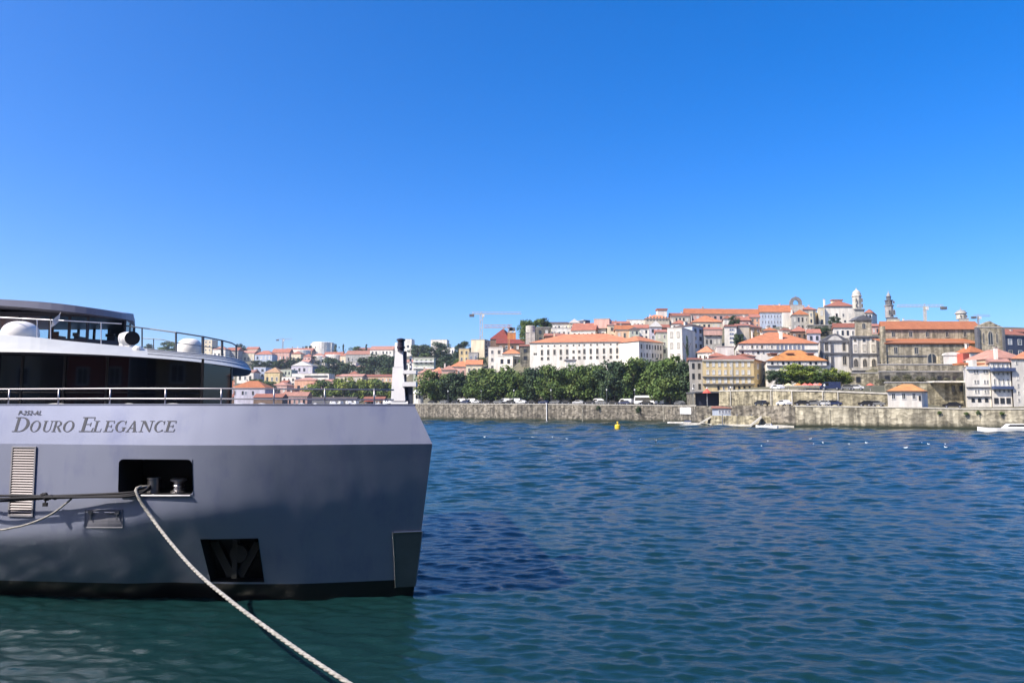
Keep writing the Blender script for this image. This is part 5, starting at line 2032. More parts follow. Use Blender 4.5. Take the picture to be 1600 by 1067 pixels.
def town_left():
    L = [
        ('slim white high block on the skyline behind the ship mast', 632, 643, 530, 552, 800, 'white', None, (3, 1)),
        ('low white block right of the slim high block on the skyline', 643, 661, 540, 554, 820, 'pale', None, (1, 3)),
        ('flat white terrace building standing above the tall hilltop trees', 673, 698, 531, 547, 780, 'white', None, (1, 4)),
        ('white building peeping out between two hilltop tree clumps', 699, 710, 543, 556, 770, 'white', None, (1, 2)),
        ('long white hilltop house with a pink roof left of the mast', 578, 614, 547, 562, 800, 'white', ('gable', 541, 'pink'), (2, 6)),
        ('grey white house with a faded red roof on the ridge left of the mast', 540, 579, 554, 568, 810, 'grey', ('gable', 548, 'pink'), (1, 6)),
        ('large cream white round cornered block crowning the far ridge', 485, 518, 536.5, 558, 940, 'white', None, None),
        ('far ridge house with a rust roof behind the canopy tip', 398, 425, 554, 572, 840, 'blue', ('hip', 548, 'red'), (2, 4)),
        ('cream far ridge house left of the blue white house', 374, 397, 552, 568, 880, 'cream', ('gable', 548, 'pink'), (1, 4)),
        ('pink roofed far ridge house below the small crane', 424, 452, 551, 566, 890, 'pink', ('gable', 545, 'red'), (1, 5)),
        ('long red roofed far ridge house left of the round cornered block', 451, 487, 549, 564, 910, 'salmon', ('gable', 544, 'red'), (1, 7)),
        ('rosy white house below the round cornered block', 483, 508, 558, 578, 780, 'white', ('hip', 552, 'pink'), (2, 3)),
        ('red roofed house at the right foot of the round cornered block', 505, 534, 556, 570, 850, 'peach', ('gable', 550, 'red'), (1, 5)),
        ('low cream house with a red roof in the gap right of the conifer', 532, 546, 556, 572, 830, 'cream', ('hip', 551, 'red'), (1, 2)),
        ('white house with dark windows under the canopy tip', 370, 396, 582, 598, 640, 'white', ('gable', 578, 'pink'), (1, 3)),
        ('tall bluish white house right of the house under the canopy tip', 396, 415, 574, 598, 655, 'blue', None, (3, 2)),
        ('yellow house with a hipped tan roof on the far hillside', 413, 437, 582, 601, 620, 'yellow', ('hip', 574, 'ochre'), (1, 3)),
        ('grey green block right of the yellow house on the far hillside', 437, 455, 578, 604, 625, 'green', None, (3, 3)),
        ('grey white house with a stepped grey roof on the far hillside', 455, 488, 572, 592, 660, 'lilac', ('front', 565, 'grey'), (2, 4)),
        ('long white modern villa with a strip of dark glass', 456, 514, 584, 596, 605, 'white', None, None),
        ('salmon pink building with an overhanging roof left of the yellow green trees', 460, 494, 594, 616, 575, 'salmon', ('hip', 590, 'pink'), (1, 3)),
        ('yellow annex attached right of the salmon pink building', 480, 498, 600, 616, 560, 'yellow', ('shed', 597, 'red'), (1, 2)),
        ('small pink house with a faded roof above the boat sheds', 425, 448, 602, 616, 560, 'pink', ('hip', 597, 'pink'), (1, 3)),
        ('beige terrace building with a long flat roof above the yellow green trees', 530, 566, 588, 598, 570, 'beige', ('gable', 584.5, 'pink'), (1, 6)),
        ('low russet roofed terrace house right of the beige terrace building', 566, 614, 588.5, 598, 575, 'peach', ('gable', 585, 'rust'), (1, 8)),
        ('grey white house in the dark trees left of the mast', 540, 556, 567, 582, 700, 'pale', None, (2, 2)),
        ('white villa half hidden between the two dark tree masses', 553, 567, 575, 590, 690, 'white', ('hip', 571, 'pink'), (1, 2)),
        ('cream house with red roof behind the top rail of the ship', 318, 331, 531, 556, 880, 'cream', None, (4, 2)),
        ('white house behind the top rail right of the cream one', 332, 352, 546, 562, 860, 'white', ('hip', 541, 'pink'), (1, 3)),
        ('grey house behind the end post of the top rail', 352, 372, 548, 564, 870, 'grey', ('gable', 543, 'red'), (1, 3)),
        ('yellow cottage among the dark trees of the far hillside', 455, 470, 553, 568, 800, 'cream', ('hip', 549, 'red'), (1, 2)),
    ]
    for lb, x0, x1, yt, yb, Y, w, rf, wn in L:
        b = house(lb, x0, x1, yt, yb, Y, w, rf, wn, th=6, dep=14, kind='d', ext=8)
        if 'modern villa' in lb:
            b.band(587, 590, GLASS, .1, 'window_strip', 476, 512)
        if 'round cornered' in lb:
            mb = MB()
            mb.lathe([(b.L * .5, -4), (b.L * .5, b.H + 1), (b.L * .47, b.H + 1.4)], W('white'), (b.L * .5, 7, 0), 28)
            b.add(mb, 'rotunda')
            b.wins(1, 4, 'd', ya=541, yb=545, wf=.2, hf=.8)
    M_ = [('cream cottage between the dark trees below the ridge road', 470, 482, 566, 576, 740, 'cream', ('gable', 562, 'pink'), (1, 2)),
          ('pale house with a red roof right of the dark spreading tree', 546, 558, 584, 594, 610, 'pale', ('hip', 580, 'red'), (1, 2)),
          ('long wall house under the two dark tree masses', 524, 546, 588, 598, 585, 'beige', ('gable', 585, 'rust'), (1, 4)),
          ('small white house right of the yellow house on the slope', 438, 448, 598, 608, 590, 'white', ('gable', 594, 'red'), (1, 2)),
          ('tiny pink house above the stepped grey roof', 474, 486, 557, 566, 760, 'pink', ('hip', 553, 'red'), (1, 2)),
          ('white terrace house above the salmon pink building', 440, 462, 589, 604, 595, 'white', None, (2, 3)),
          ('low pink house between the salmon building and the russet terrace', 500, 524, 596, 608, 560, 'pink', ('gable', 592.5, 'pink'), (1, 4)),
          ('grey house on the ridge between the conifer pair and the mast', 556, 577, 547, 556, 860, 'lilac', ('gable', 543.5, 'rust'), (1, 4)),
          ('cream house high on the ridge behind the canopy tip', 384, 402, 546, 558, 900, 'cream', ('gable', 542, 'red'), (1, 3)),
          ('white ridge house right of the pink roofed far ridge house', 440, 456, 548, 558, 930, 'white', ('hip', 544, 'pink'), (1, 3)),
          ('peach house with a hipped roof below the white terrace building', 676, 692, 580, 594, 430, 'peach', ('hip', 574, 'orange'), (1, 3)),
          ('white cottage beside the pale green modernist block', 632, 646, 566, 580, 500, 'white', ('gable', 562, 'pink'), (1, 2))]
    for lb, x0, x1, yt, yb, Y, w, rf, wn in M_:
        house(lb, x0, x1, yt, yb, Y, w, rf, wn, th=6, dep=10, kind='d', ext=6)
    b = house('white riverside building with a wide pale orange hipped roof right of the ship deckhouse', 361, 414, 606, 634, 420, 'lilac', ('hip', 595, 'orange'), None, th=0, side=(430, 14))
    for x in (366, 379, 395):
        b.window(x, 614, 3, 6, 'd')
    b.window(384, 614, 3, 6, 'b')
    house('long low red roofed boat shed in front of the riverside building', 396, 441, 621, 634, 405, 'brown', ('gable', 615, 'rust'), None, th=0, kind='d', name='boat_shed')
    house('low pink boat shed with an open dark front beside the red roofed shed', 440, 480, 619, 634, 430, 'pink', ('gable', 612, 'pink'), (1, 5), th=0, kind='d', name='boat_shed')
    house('dark roofed long boat shed under the yellow green trees', 484, 556, 624, 634, 470, 'dgrey', ('gable', 620, 'dark'), None, th=0, name='boat_shed')
    house('rust roofed boat shed with red awning left of the ship mast', 568, 600, 624, 634, 450, 'brown', ('gable', 619.5, 'rust'), (1, 6), th=0, kind='d', name='boat_shed').band(625, 627, W('red'), 1.2, 'awning', 570, 584)


# ------------------------------------------------------------------ trees
CROWN = {}


def crown_mesh(kind, seed, leaf):
    key = (kind, seed, leaf.name)
    if key in CROWN:
        return CROWN[key]
    rng = random.Random(seed * 17 + len(kind))
    mb = MB()
    lobes = []
    if kind == 'broad':
        nl, per, sz = 34, 130, 0.062
        for _ in range(nl):
            a, r = rng.random() * 6.283, math.sqrt(rng.random()) * 0.42
            z = rng.uniform(0.08, 0.86)
            r *= math.sqrt(max(0.1, 1 - ((z - 0.45) / 0.52) ** 2)) * 1.1
            lobes.append((r * math.cos(a), r * math.sin(a), z, rng.uniform(0.11, 0.19)))
    elif kind == 'tall':
        nl, per, sz = 22, 90, 0.055
        for _ in range(nl):
            z = rng.uniform(0.10, 0.92)
            r = 0.26 * (1 - z) ** 0.6 * rng.random()
            a = rng.random() * 6.283
            lobes.append((r * math.cos(a), r * math.sin(a), z, rng.uniform(0.08, 0.16) * (1.15 - z * .6)))
    else:  # bush
        nl, per, sz = 16, 110, 0.06
        for _ in range(nl):
            a, r = rng.random() * 6.283, math.sqrt(rng.random()) * 0.38
            z = rng.uniform(0.12, 0.75) * (1 - r)
            lobes.append((r * math.cos(a), r * math.sin(a), z, rng.uniform(0.14, 0.24)))
    V, Fc = [], []
    for (x, y, z, r) in lobes:
        for _ in range(per):
            d = Vector((rng.gauss(0, 1), rng.gauss(0, 1), rng.gauss(0, 1) + 0.25)).normalized()
            rr = r * (rng.uniform(0.35, 1.12) ** 0.7)
            p = Vector((x, y, z)) + d * rr
            nrm = (d + Vector((rng.gauss(0, .6), rng.gauss(0, .6), rng.gauss(0, .6) + .2))).normalized()
            t = nrm.orthogonal().normalized()
            t = (t * math.cos(rng.random() * 6.28) + nrm.cross(t) * math.sin(rng.random() * 6.28)).normalized()
            b = nrm.cross(t)
            s = sz * rng.uniform(0.6, 1.25)
            k = len(V)
            V += [p - t * s * .5, p + b * s * .42 + nrm * s * .06, p + t * s * .5, p - b * s * .42 + nrm * s * .06]
            Fc.append((k, k + 1, k + 2, k + 3))
    mb.mesh(V, Fc, leaf)
    me = bpy.data.meshes.new('crown')
    me.from_pydata([tuple(v) for v in V], [], Fc)
    me.materials.append(leaf)
    me.update()
    CROWN[key] = me
    return me


TRUNK = {}


def trunk_mesh(seed):
    if seed in TRUNK:
        return TRUNK[seed]
    rng = random.Random(seed + 99)
    mb = MB()
    mb.tube([(0, 0, -.06), (0.004, 0, .1), (0.01, .004, .22), (0, 0, .34)], 0.028, BARK, 8, 0.019)
    for i in range(5):
        a = 6.283 * i / 5 + rng.random()
        mb.tube([(0, 0, .27 + .02 * i), (.09 * math.cos(a), .09 * math.sin(a), .42), (.2 * math.cos(a), .2 * math.sin(a), .62 + .05 * rng.random())], 0.013, BARK, 6, 0.004)
    TRUNK[seed] = mb.data('trunk')
    return TRUNK[seed]


def tree(label, cx, yt, yb, wpx, Y, kind='broad', leaf=None, group=None, name='tree', cat='tree', seed=0, crown_lift=0.20, base=None):
    leaf = leaf or LEAF
    p = P(cx, yb, Y)
    if base is not None:
        p.z = base
    h = P(cx, yt, Y).z - p.z
    w = wpx * Y / F
    BASES.append((p.x, p.y, p.z))
    rng = random.Random(int(cx * 7 + yt))
    root = thing(name, label, cat, p, rng.random() * 6.28, group)
    if kind == 'bush':
        link('crown', crown_mesh(kind, seed % 3, leaf), root, (0, 0, 0), (0, 0, 0), (w, w, h * 1.05))
        return root
    lift = crown_lift if kind == 'broad' else 0.04
    link('trunk', trunk_mesh(seed % 3), root, (0, 0, 0), (0, 0, 0), (h, h, h))
    link('crown', crown_mesh(kind, seed % 4, leaf), root, (0, 0, h * lift), (0, 0, 0), (w * 1.12, w * 1.12, h * (1 - lift) * 1.0))
    return root


ORD = ['first', 'second', 'third', 'fourth', 'fifth', 'sixth', 'seventh', 'eighth', 'ninth', 'tenth', 'eleventh', 'twelfth', 'thirteenth', 'fourteenth',
       'fifteenth', 'sixteenth', 'seventeenth', 'eighteenth', 'nineteenth', 'twentieth']


def trees():
    row = [(676, 578, 46), (709, 581, 44), (745, 576, 40), (770, 570, 62), (809, 580, 40), (836, 573, 44), (864, 569, 48), (905, 566, 50), (927, 569, 46), (960, 563, 50),
           (990, 558, 50), (1022, 559, 52), (1047, 556, 62), (1070, 563, 46)]
    for i, (cx, yt, w) in enumerate(row):
        k = K(cx)
        Y = bank_Y(k) + 13 + (i % 3) * 4
        tree('leafy plane tree of the quay row, %s one counted from the white domed kiosk' % ORD[i], cx, yt, 629, w, Y, 'broad', LEAF if i % 4 != 1 else LEAFD, 'plane trees along the quay', 'plane_tree', seed=i, base=bank_top(k) - .1, crown_lift=.14)
    for i, (cx, yt, w) in enumerate(((690, 584, 42), (728, 583, 44), (758, 577, 50), (790, 577, 44), (822, 578, 44), (850, 575, 46), (884, 573, 46), (916, 572, 48), (944, 570, 46), (975, 565, 48),
                                     (1006, 564, 48), (1034, 562, 48), (1058, 566, 46))):
        k = K(cx)
        tree('plane tree of the back row on the quay, %s one counted from the kiosk' % ORD[i], cx, yt, 628, w, bank_Y(k) + 28, 'broad', LEAFD if i % 3 else LEAF, 'plane trees along the quay', 'plane_tree', seed=i + 2, base=bank_top(k) - .1, crown_lift=.10)
    g = 'light green trees on the terrace'
    for lb, cx, yt, yb, w, lf in (('light green bushy tree in front of the bright orange dormered roof', 1248, 568, 600, 50, LEAFY), ('dark green tree at the left end of the terrace trees', 1213, 578, 601, 32, LEAFD),
                                  ('mid green tree in the middle of the terrace trees', 1272, 572, 600, 44, LEAF), ('dark leafy tree hiding the foot of the white low building', 1233, 580, 601, 36, LEAF),
                                  ('yellowish tree at the right end of the terrace trees', 1304, 575, 600, 40, LEAFY), ('small yellow green tree before the baroque church door', 1318, 581, 600, 26, LEAFY)):
        tree(lb, cx, yt, yb, w, 206 + (cx % 5), 'broad', lf, g, seed=int(cx), crown_lift=.02)
    tree('dark round tree in front of the white palace', 1305, 494, 511, 19, 366, 'broad', LEAFD, seed=2, crown_lift=.02)
    tree('dark green tree below the retaining wall of the palace', 1282, 509, 524, 24, 335, 'broad', LEAFD, seed=3, crown_lift=.02)
    tree('dark cypress growing against the ochre side of the white tower house', 1074, 521, 560, 9, 282, 'tall', LEAFD, name='cypress', seed=1)
    tree('garden tree beside the narrow blue windowed house', 1155, 521, 545, 16, 288, 'broad', LEAFD, seed=1, crown_lift=.05)
    tree('small dark tree among the pink walls of the ridge', 1146, 493, 512, 16, 346, 'broad', LEAFD, seed=0, crown_lift=.05)
    tree('round skyline tree left of the round stone tower', 821, 499, 536, 22, 352, 'broad', LEAF, seed=1, crown_lift=.1)
    tree('wide skyline tree above the round stone tower', 837, 498, 528, 28, 358, 'broad', LEAF, seed=2, crown_lift=.1)
    tree('tallest skyline tree above the ruined stone house', 851, 495, 524, 24, 362, 'broad', LEAFD, seed=3, crown_lift=.1)
    tree('shrub growing beside the white cubic house', 818, 558, 576, 22, 330, 'bush', LEAF, name='shrub', cat='shrub', seed=1)
    tree('low tree below the small yellow house', 752, 553, 572, 20, 385, 'bush', LEAFD, name='shrub', cat='shrub', seed=0)
    # hillside left of the town
    T = [('broad dark hilltop tree right of the slim white block', 686, 534, 562, 36, 640, LEAFD, 'broad'), ('smaller hilltop tree behind the ship mast', 655, 538, 562, 30, 680, LEAFD, 'broad'),
         ('hilltop tree beside the cream apartment block', 722, 533, 560, 28, 560, LEAFD, 'broad'), ('wide tree below the broad dark hilltop tree', 692, 557, 582, 34, 500, LEAFD, 'broad'),
         ('dark tree right of the pale green modernist block', 706, 555, 580, 28, 480, LEAFD, 'broad'), ('tree on the slope under the yellow house', 722, 560, 580, 26, 440, LEAF, 'broad'),
         ('tree behind the lower arm of the ship mast', 664, 552, 575, 26, 620, LEAF, 'broad'),
         ('huge dark tree mass just left of the ship mast', 595, 551, 586, 44, 640, LEAFD, 'broad'), ('dark tree left of the huge tree mass', 572, 558, 588, 34, 650, LEAFD, 'broad'),
         ('dark tree under the long pink roofed house', 612, 556, 588, 36, 630, LEAFD, 'broad'), ('dark spreading tree in the middle of the far hillside', 520, 558, 590, 44, 670, LEAFD, 'broad'),
         ('dark tree beside the rosy white house', 541, 565, 592, 34, 660, LEAFD, 'broad'), ('olive tree between the villa and the dark spreading tree', 503, 575, 594, 26, 640, LEAF, 'broad'),
         ('tall dark conifer right of the round cornered block', 524, 535, 566, 15, 880, LEAFD, 'tall'), ('slim conifer pair member beside the round cornered block', 536, 537, 560, 10, 890, LEAFD, 'tall'),
         ('pointed conifer on the ridge left of the mast', 572, 535, 556, 12, 830, LEAFD, 'tall'), ('round tree peeping over the ridge beside the faded red roof', 556, 541, 556, 20, 850, LEAF, 'broad'),
         ('small ridge tree left of the round cornered block', 482, 540, 556, 14, 930, LEAFD, 'broad'),
         ('navy dark tree below the long red roofed ridge house', 484, 556, 574, 28, 770, LEAFD, 'broad'), ('dark tree left of the navy dark tree', 462, 558, 577, 26, 760, LEAFD, 'broad'),
         ('dark tree under the pink roofed ridge house', 442, 561, 578, 26, 750, LEAFD, 'broad'), ('dark tree above the yellow house', 426, 563, 579, 24, 745, LEAFD, 'broad'),
         ('dark tree behind the canopy tip', 405, 563, 578, 26, 740, LEAFD, 'broad'), ('tree right of the yellow house', 447, 592, 606, 20, 600, LEAF, 'broad'),
         ('bushy tree under the yellow house', 416, 595, 610, 34, 560, LEAF, 'broad'), ('small tree on the slope below the tall bluish house', 398, 592, 606, 22, 590, LEAF, 'broad'),
         ('tree seen through the top rail left of the flat topped dome', 262, 533, 552, 24, 860, LEAF, 'broad'), ('low tree seen through the top rail right of the flat topped dome', 338, 540, 556, 18, 900, LEAF, 'broad'),
         ('ridge tree behind the end post of the top rail', 376, 537, 556, 18, 900, LEAFD, 'broad'), ('dark bush behind the searchlight', 232, 537, 556, 14, 880, LEAFD, 'broad'),
         ('tree below the white villa in the dark trees', 560, 583, 598, 26, 600, LEAFD, 'broad'), ('tree behind the russet roofed terrace', 608, 574, 594, 24, 600, LEAF, 'broad')]
    for i, (lb, cx, yt, yb, w, Y, lf, kd) in enumerate(T):
        tree(lb, cx, yt, yb, w, Y, kd, lf, 'trees on the far hillside', 'conifer' if kd == 'tall' else 'tree', seed=i, crown_lift=.03)
    for i, (cx, yt, w) in enumerate(((490, 600, 32), (509, 593, 38), (532, 588, 42), (552, 594, 34), (572, 592, 38), (592, 591, 40), (610, 594, 34))):
        tree('yellow green riverside tree behind the deck rail, %s one counted from the salmon pink building' % ORD[i], cx, yt, 624, w, 500, 'broad', LEAFY if i % 2 == 0 else LEAF, 'yellow green riverside trees', seed=i + 1, crown_lift=.02)
    # weeds and ivy on the walls
    for lb, cx, yt, yb, w in (('dark bush growing out of the quay wall near the white coach', 998, 633, 645, 11), ('small tuft of weeds on the quay wall under the trees', 935, 633, 640, 10)):
        k = K(cx)
        tree(lb, cx, yt, yb, w, bank_Y(k) - .3, 'bush', LEAFD, name='wall_bush', cat='bush', seed=1)
        BASES.pop()
    for i, (cx, yt, yb, w) in enumerate(((1510, 642, 649, 9), (1529, 640, 647, 8), (1566, 641, 648, 9), (1468, 640, 648, 7))):
        k = K(cx)
        tree('dark weed tuft on the river wall, %s from the right edge' % ('third', 'second', 'first', 'fourth')[i], cx, yt, yb, w, bank_Y(k) - .2, 'bush', LEAF, 'weed tufts on the river wall', 'wall_bush', 'bush', seed=i)
        BASES.pop()
    sc_ = [(1378, 588, 601, 18, 211), (1389, 576, 589, 20, 219), (1400, 583, 598, 20, 211), (1410, 573, 588, 22, 220), (1419, 582, 599, 20, 211), (1430, 576, 590, 20, 219), (1438, 584, 598, 22, 211),
           (1450, 577, 589, 16, 219), (1457, 586, 599, 18, 211), (1470, 579, 590, 18, 219), (1480, 588, 599, 14, 211), (1492, 580, 590, 16, 219), (1500, 587, 600, 14, 211), (1412, 594, 606, 16, 209), (1446, 594, 606, 16, 209)]
    for i, (cx, yt, yb, w, Y) in enumerate(sc_):
        tree('scrub on the slope below the medieval church, %s clump from the baroque church' % ORD[i], cx, yt, yb, w, Y, 'bush', LEAFG, 'scrub below the medieval church', 'shrub', 'shrub', seed=i)


# ------------------------------------------------------------------ walls and quay furniture
def bank_strip(mb, px0, px1, s0, s1, ztop, zbot, m, step=8, crest=None):
    """wall following the bank between two reference columns; s = distance behind the bank line"""
    n = max(1, int(abs(px1 - px0) / step))
    rows = []
    for i in range(n + 1):
        px = px0 + (px1 - px0) * i / n
        k = K(px, 640)
        zt = ztop(k) if callable(ztop) else ztop
        zb = zbot(k) if callable(zbot) else zbot
        Y0, Y1 = bank_Y(k) + s0, bank_Y(k) + s1
        rows.append([(k * Y0, Y0, zb), (k * Y0, Y0, zt), (k * Y1, Y1, zt), (k * Y1, Y1, zb)])
    vs = [p for r in rows for p in r]
    fs = [(4 * i + k, 4 * i + 4 + k, 4 * i + 5 + k, 4 * i + 1 + k) for i in range(n) for k in range(3)]
    fs += [(0, 1, 2, 3), (4 * n, 4 * n + 3, 4 * n + 2, 4 * n + 1)]
    mb.mesh(vs, fs, m)


def walls():
    def upz(k):
        px = 800 + k * F
        y = float(np.interp(px, [1120, 1200, 1290, 1390], [611.5, 610.5, 612, 616]))
        return Z(y, bank_Y(k) + 13.5)
    t = thing('quay_wall', 'weathered stone quay wall under the row of plane trees', 'quay wall')
    mb = MB()
    bank_strip(mb, 540, 1088, 0, 1.3, lambda k: bank_top(k) - .25, -2, STONE)
    mb.build('wall', t)
    mb = MB()
    bank_strip(mb, 540, 1088, -.15, 1.45, lambda k: bank_top(k), lambda k: bank_top(k) - .249, GRAN)
    mb.build('coping', t)
    for px in (854, 910, 1037, 738):
        mb = MB()
        bank_strip(mb, px - 1.0, px + 1.0, -.14, -.003, lambda k: bank_top(k) - .3, -1, STONE if px in (854, 738) else STONE4)
        mb.build('pilaster', t)
    t = thing('river_wall', 'tall pale stone river wall below the customs house and the waterfront houses', 'river wall')
    mb = MB()
    bank_strip(mb, 1240, 1900, 0, 1.3, lambda k: bank_top(k) - .25, -2, STONE2R)
    mb.build('wall', t)
    mb = MB()
    bank_strip(mb, 1240, 1900, -.12, 1.4, lambda k: bank_top(k), lambda k: bank_top(k) - .249, GRAN)
    mb.build('coping', t)
    # buttresses and dark bays of the river wall near the landing
    for px in (1296, 1335, 1370):
        mb = MB()
        bank_strip(mb, px - 1.2, px + 1.2, -.14, -.003, lambda k: bank_top(k) - .8, .8, STONE2R)
        mb.build('buttress', t)
    t = thing('terrace_wall', 'ochre stone terrace wall behind the parked cars, below the sunshades', 'terrace wall')
    mb = MB()
    bank_strip(mb, 1124, 1392, 13.2, 15, upz, 3, STONE2)
    mb.build('wall', t)
    mb = MB()
    bank_strip(mb, 1124, 1392, 13.0, 15.2, lambda k: upz(k) + .35, lambda k: upz(k) + .001, GRAN)
    mb.build('parapet', t)
    for px in (1142, 1205, 1238, 1286, 1310):
        mb = MB()
        bank_strip(mb, px - .7, px + .7, 12.9, 13.19, upz, 4, GRAN)
        mb.build('pilaster', t)
    # underpass mouth
    t = thing('underpass', 'dark underpass mouth at the right end of the plane tree row', 'underpass')
    k0, k1 = K(1086), K(1124)
    Y = bank_Y(k0) + 9
    x0, x1 = k0 * Y, k1 * Y
    zb, zt = 5.2, Z(614, Y)
    mb = MB()
    mb.box(x0 - .4, x0, Y, Y + 9, zb, zt, STONE4)
    mb.box(x1, x1 + .4, Y, Y + 9, zb, zt, STONE4)
    mb.box(x0 - .4, x1 + .4, Y + 9, Y + 9.4, zb, zt, STONE4)
    mb.build('wall', t)
    mb = MB()
    mb.box(x0 - .6, x1 + .6, Y - 3.0, Y + 9.5, zt + .003, zt + .4, GRAND)
    mb.build('roof', t)
    mb = MB()
    mb.box(x0 + .02, x1 - .02, Y + .8, Y + 1, zb, zt - .02, mat('underpass_shade', (0.02, 0.025, 0.05), rough=.6))  # dark sheet across the mouth, painted in place of the shade inside
    mb.build('shade_sheet', t)
    # rubble terraces below the medieval church
    for lb, xa, xb, ya, yb, Y in (('upper grey terrace wall right under the medieval church', 1372, 1506, 570, 582, 224), ('middle dark terrace wall with arches below the medieval church', 1374, 1506, 581, 597, 213),
                                  ('lower ochre terrace wall behind the customs house', 1384, 1506, 598, 634, 188)):
        B = Bld('terrace_wall', lb, 'terrace wall', xa, xb, ya, yb, Y, 3, 0, STONE4 if 'dark' in lb else (STONE3 if 'upper' in lb else STONE2), ext=4)
        if 'dark' in lb:
            for x in (1386, 1468, 1480, 1492):
                B.window(x, 590, 8, 6, 'd', 'niche')
        if 'lower' in lb:
            B.box(1452, 1506, 595.5, 597.8, -2.5, 1, W('white'), 'canopy')
            for x in (1490, 1502):
                B.window(x, 607, 5, 9, 'd', 'doorway')
    B = Bld('terrace_wall', 'ochre plinth wall under the door of the baroque church', 'terrace wall', 1326, 1376, 583, 606, 243, 2, 0, STONE2, ext=4)
    B.window(1341, 593, 7, 9, 'd', 'doorway')
    # landing stage below the terrace
    t = thing('landing_stage', 'stone landing stage with two ramps at the water below the terrace wall', 'landing stage')
    ka, kb = K(1110), K(1196)
    Ya = 206
    mb = MB()
    zt = Z(648.5, Ya)

    def quad_wall(px0, px1, Y0, Y1, z0, z1, m, dep):
        kA, kB = K(px0, 650), K(px1, 650)
        a, b = (kA * Y0, Y0), (kB * Y1, Y1)
        vs = [(a[0], a[1], z0), (b[0], b[1], z0), (b[0], b[1] + dep, z0), (a[0], a[1] + dep, z0), (a[0], a[1], z1), (b[0], b[1], z1), (b[0], b[1] + dep, z1), (a[0], a[1] + dep, z1)]
        mb.mesh(vs, [(0, 1, 5, 4), (1, 2, 6, 5), (2, 3, 7, 6), (3, 0, 4, 7), (4, 5, 6, 7)], m)
    quad_wall(1088, 1242, 208, 178, -2, 5.2, STONE, 6)
    mb.build('wall', t)
    mb = MB()
    quad_wall(1112, 1204, 194, 180, -1.5, zt, STONE2, 7)
    mb.build('platform', t)
    mb = MB()
    quad_wall(1084, 1240, 200, 172, -1, .5, GRAN, 12)
    mb.build('footing', t)
    for pxa, pxb, y0, y1 in ((1112, 1090, 196, 200), (1190, 1172, 181, 184)):
        mb = MB()
        a, b = P(pxa, 649, y0 - 1.5), P(pxb, 662, y1 - 3.5)
        a.z = zt
        b.z = .45
        mb.mesh([a, b, b + Vector((.6, 2.4, 0)), a + Vector((.6, 2.4, 0)), a - Vector((0, 0, .5)), b - Vector((0, 0, .5)), b + Vector((.6, 2.4, -.5)), a + Vector((.6, 2.4, -.5))],
                [(0, 1, 2, 3), (0, 4, 5, 1), (3, 2, 6, 7), (1, 5, 6, 2), (0, 3, 7, 4)], GRAN)
        mb.build('ramp', t)
    for px in (1128, 1146, 1163):
        mb = MB()
        p = P(px, 649, 191)
        mb.tube([(p.x, 190.5 - (px - 1128) * .15, -1), (p.x, 190.5 - (px - 1128) * .15, zt + .4)], .12, STEEL, 8)
        mb.build('pile', t)
    # kiosk on the landing
    B = Bld('ticket_kiosk', 'low blue grey kiosk with a brown lean to roof on the landing stage', 'kiosk', 1113, 1144, 638, 648.5, 197, 3, 8, W('blue'), ('shed', 634.5, 'rust'), ext=.3)
    B.wins(1, 4, 'b', 1122, 1142, 639.5, 647, .75, .8)
    B.box(1145, 1160, 638, 648.5, .3, 2.5, W('brown'), 'store')
    # banner
    k0, k1 = K(1062.5, 641), K(1102.5, 641)
    mb = MB()
    Y0, Y1 = bank_Y(k0) - .5, bank_Y(k1) - .5
    a, b = Vector((k0 * Y0, Y0, Z(636.5, Y0))), Vector((k1 * Y1, Y1, 0))
    zt_, zb_ = Z(636.5, Y0), Z(646.5, Y0)
    vs = [(a.x, a.y, zb_), (b.x, b.y, zb_), (b.x, b.y, zt_), (a.x, a.y, zt_)]
    vs2 = [(x, y + .12, z) for x, y, z in vs]
    mb.mesh(vs + vs2, [(0, 1, 2, 3), (4, 7, 6, 5), (0, 4, 5, 1), (1, 5, 6, 2), (2, 6, 7, 3), (3, 7, 4, 0)], mat('banner_cloth', (.8, .8, .8), rough=.8, var=.03))
    tag(mb.build('banner'), 'blank white banner hung on the quay wall above the pontoon', 'banner')
    # stairs/pipe pole on quay wall: red parasol
    parasol('red parasol on the terrace above the underpass mouth', 1105, 607, 614, 633, 7, 203, WALLM('parasol_red', (.55, .09, .06)))
    for lb, px, c in (('yellow cream sunshade at the left end of the terrace cafe', 1232, (.70, .62, .32)), ('orange sunshade next to the yellow cream one on the terrace', 1247, (.62, .22, .06)),
                      ('pink red sunshade in the middle of the terrace cafe', 1258, (.62, .16, .12)), ('red sunshade third from the right end of the terrace cafe', 1266, (.60, .10, .08)),
                      ('rosy sunshade second from the right end of the terrace cafe', 1274, (.62, .24, .20)), ('orange red sunshade at the right end of the terrace cafe', 1281, (.60, .14, .07)),
                      ('white sunshade beside the dark parked van on the terrace', 1291, (.7, .7, .68)), ('brick red booth shade at the foot of the baroque church', 1360, (.50, .12, .08))):
        parasol(lb, px, 598.5, 602, 609, 6.5, 194, WALLM('parasol_%d' % px, c), 'sunshades on the terrace')
    # domed kiosk
    k = K(654)
    Y = bank_Y(k) + 4
    p = P(654, 629, Y)
    t = thing('domed_kiosk', 'small white kiosk with a domed roof at the left end of the plane tree row', 'kiosk', p)
    BASES.append(tuple(p))
    s = Y / F
    mb = MB()
    mb.lathe([(7.6 * s, -.5), (7.6 * s, 13 * s), (7.2 * s, 13.2 * s)], W('white'), (0, 0, 0), 12)
    mb.build('wall', t)
    mb = MB()
    mb.lathe([(8.6 * s, 14.5 * s), (8.4 * s, 15.2 * s), (7 * s, 18.5 * s), (4 * s, 21 * s), (.2 * s, 22 * s)], WHITEP, (0, 0, 0), 16)
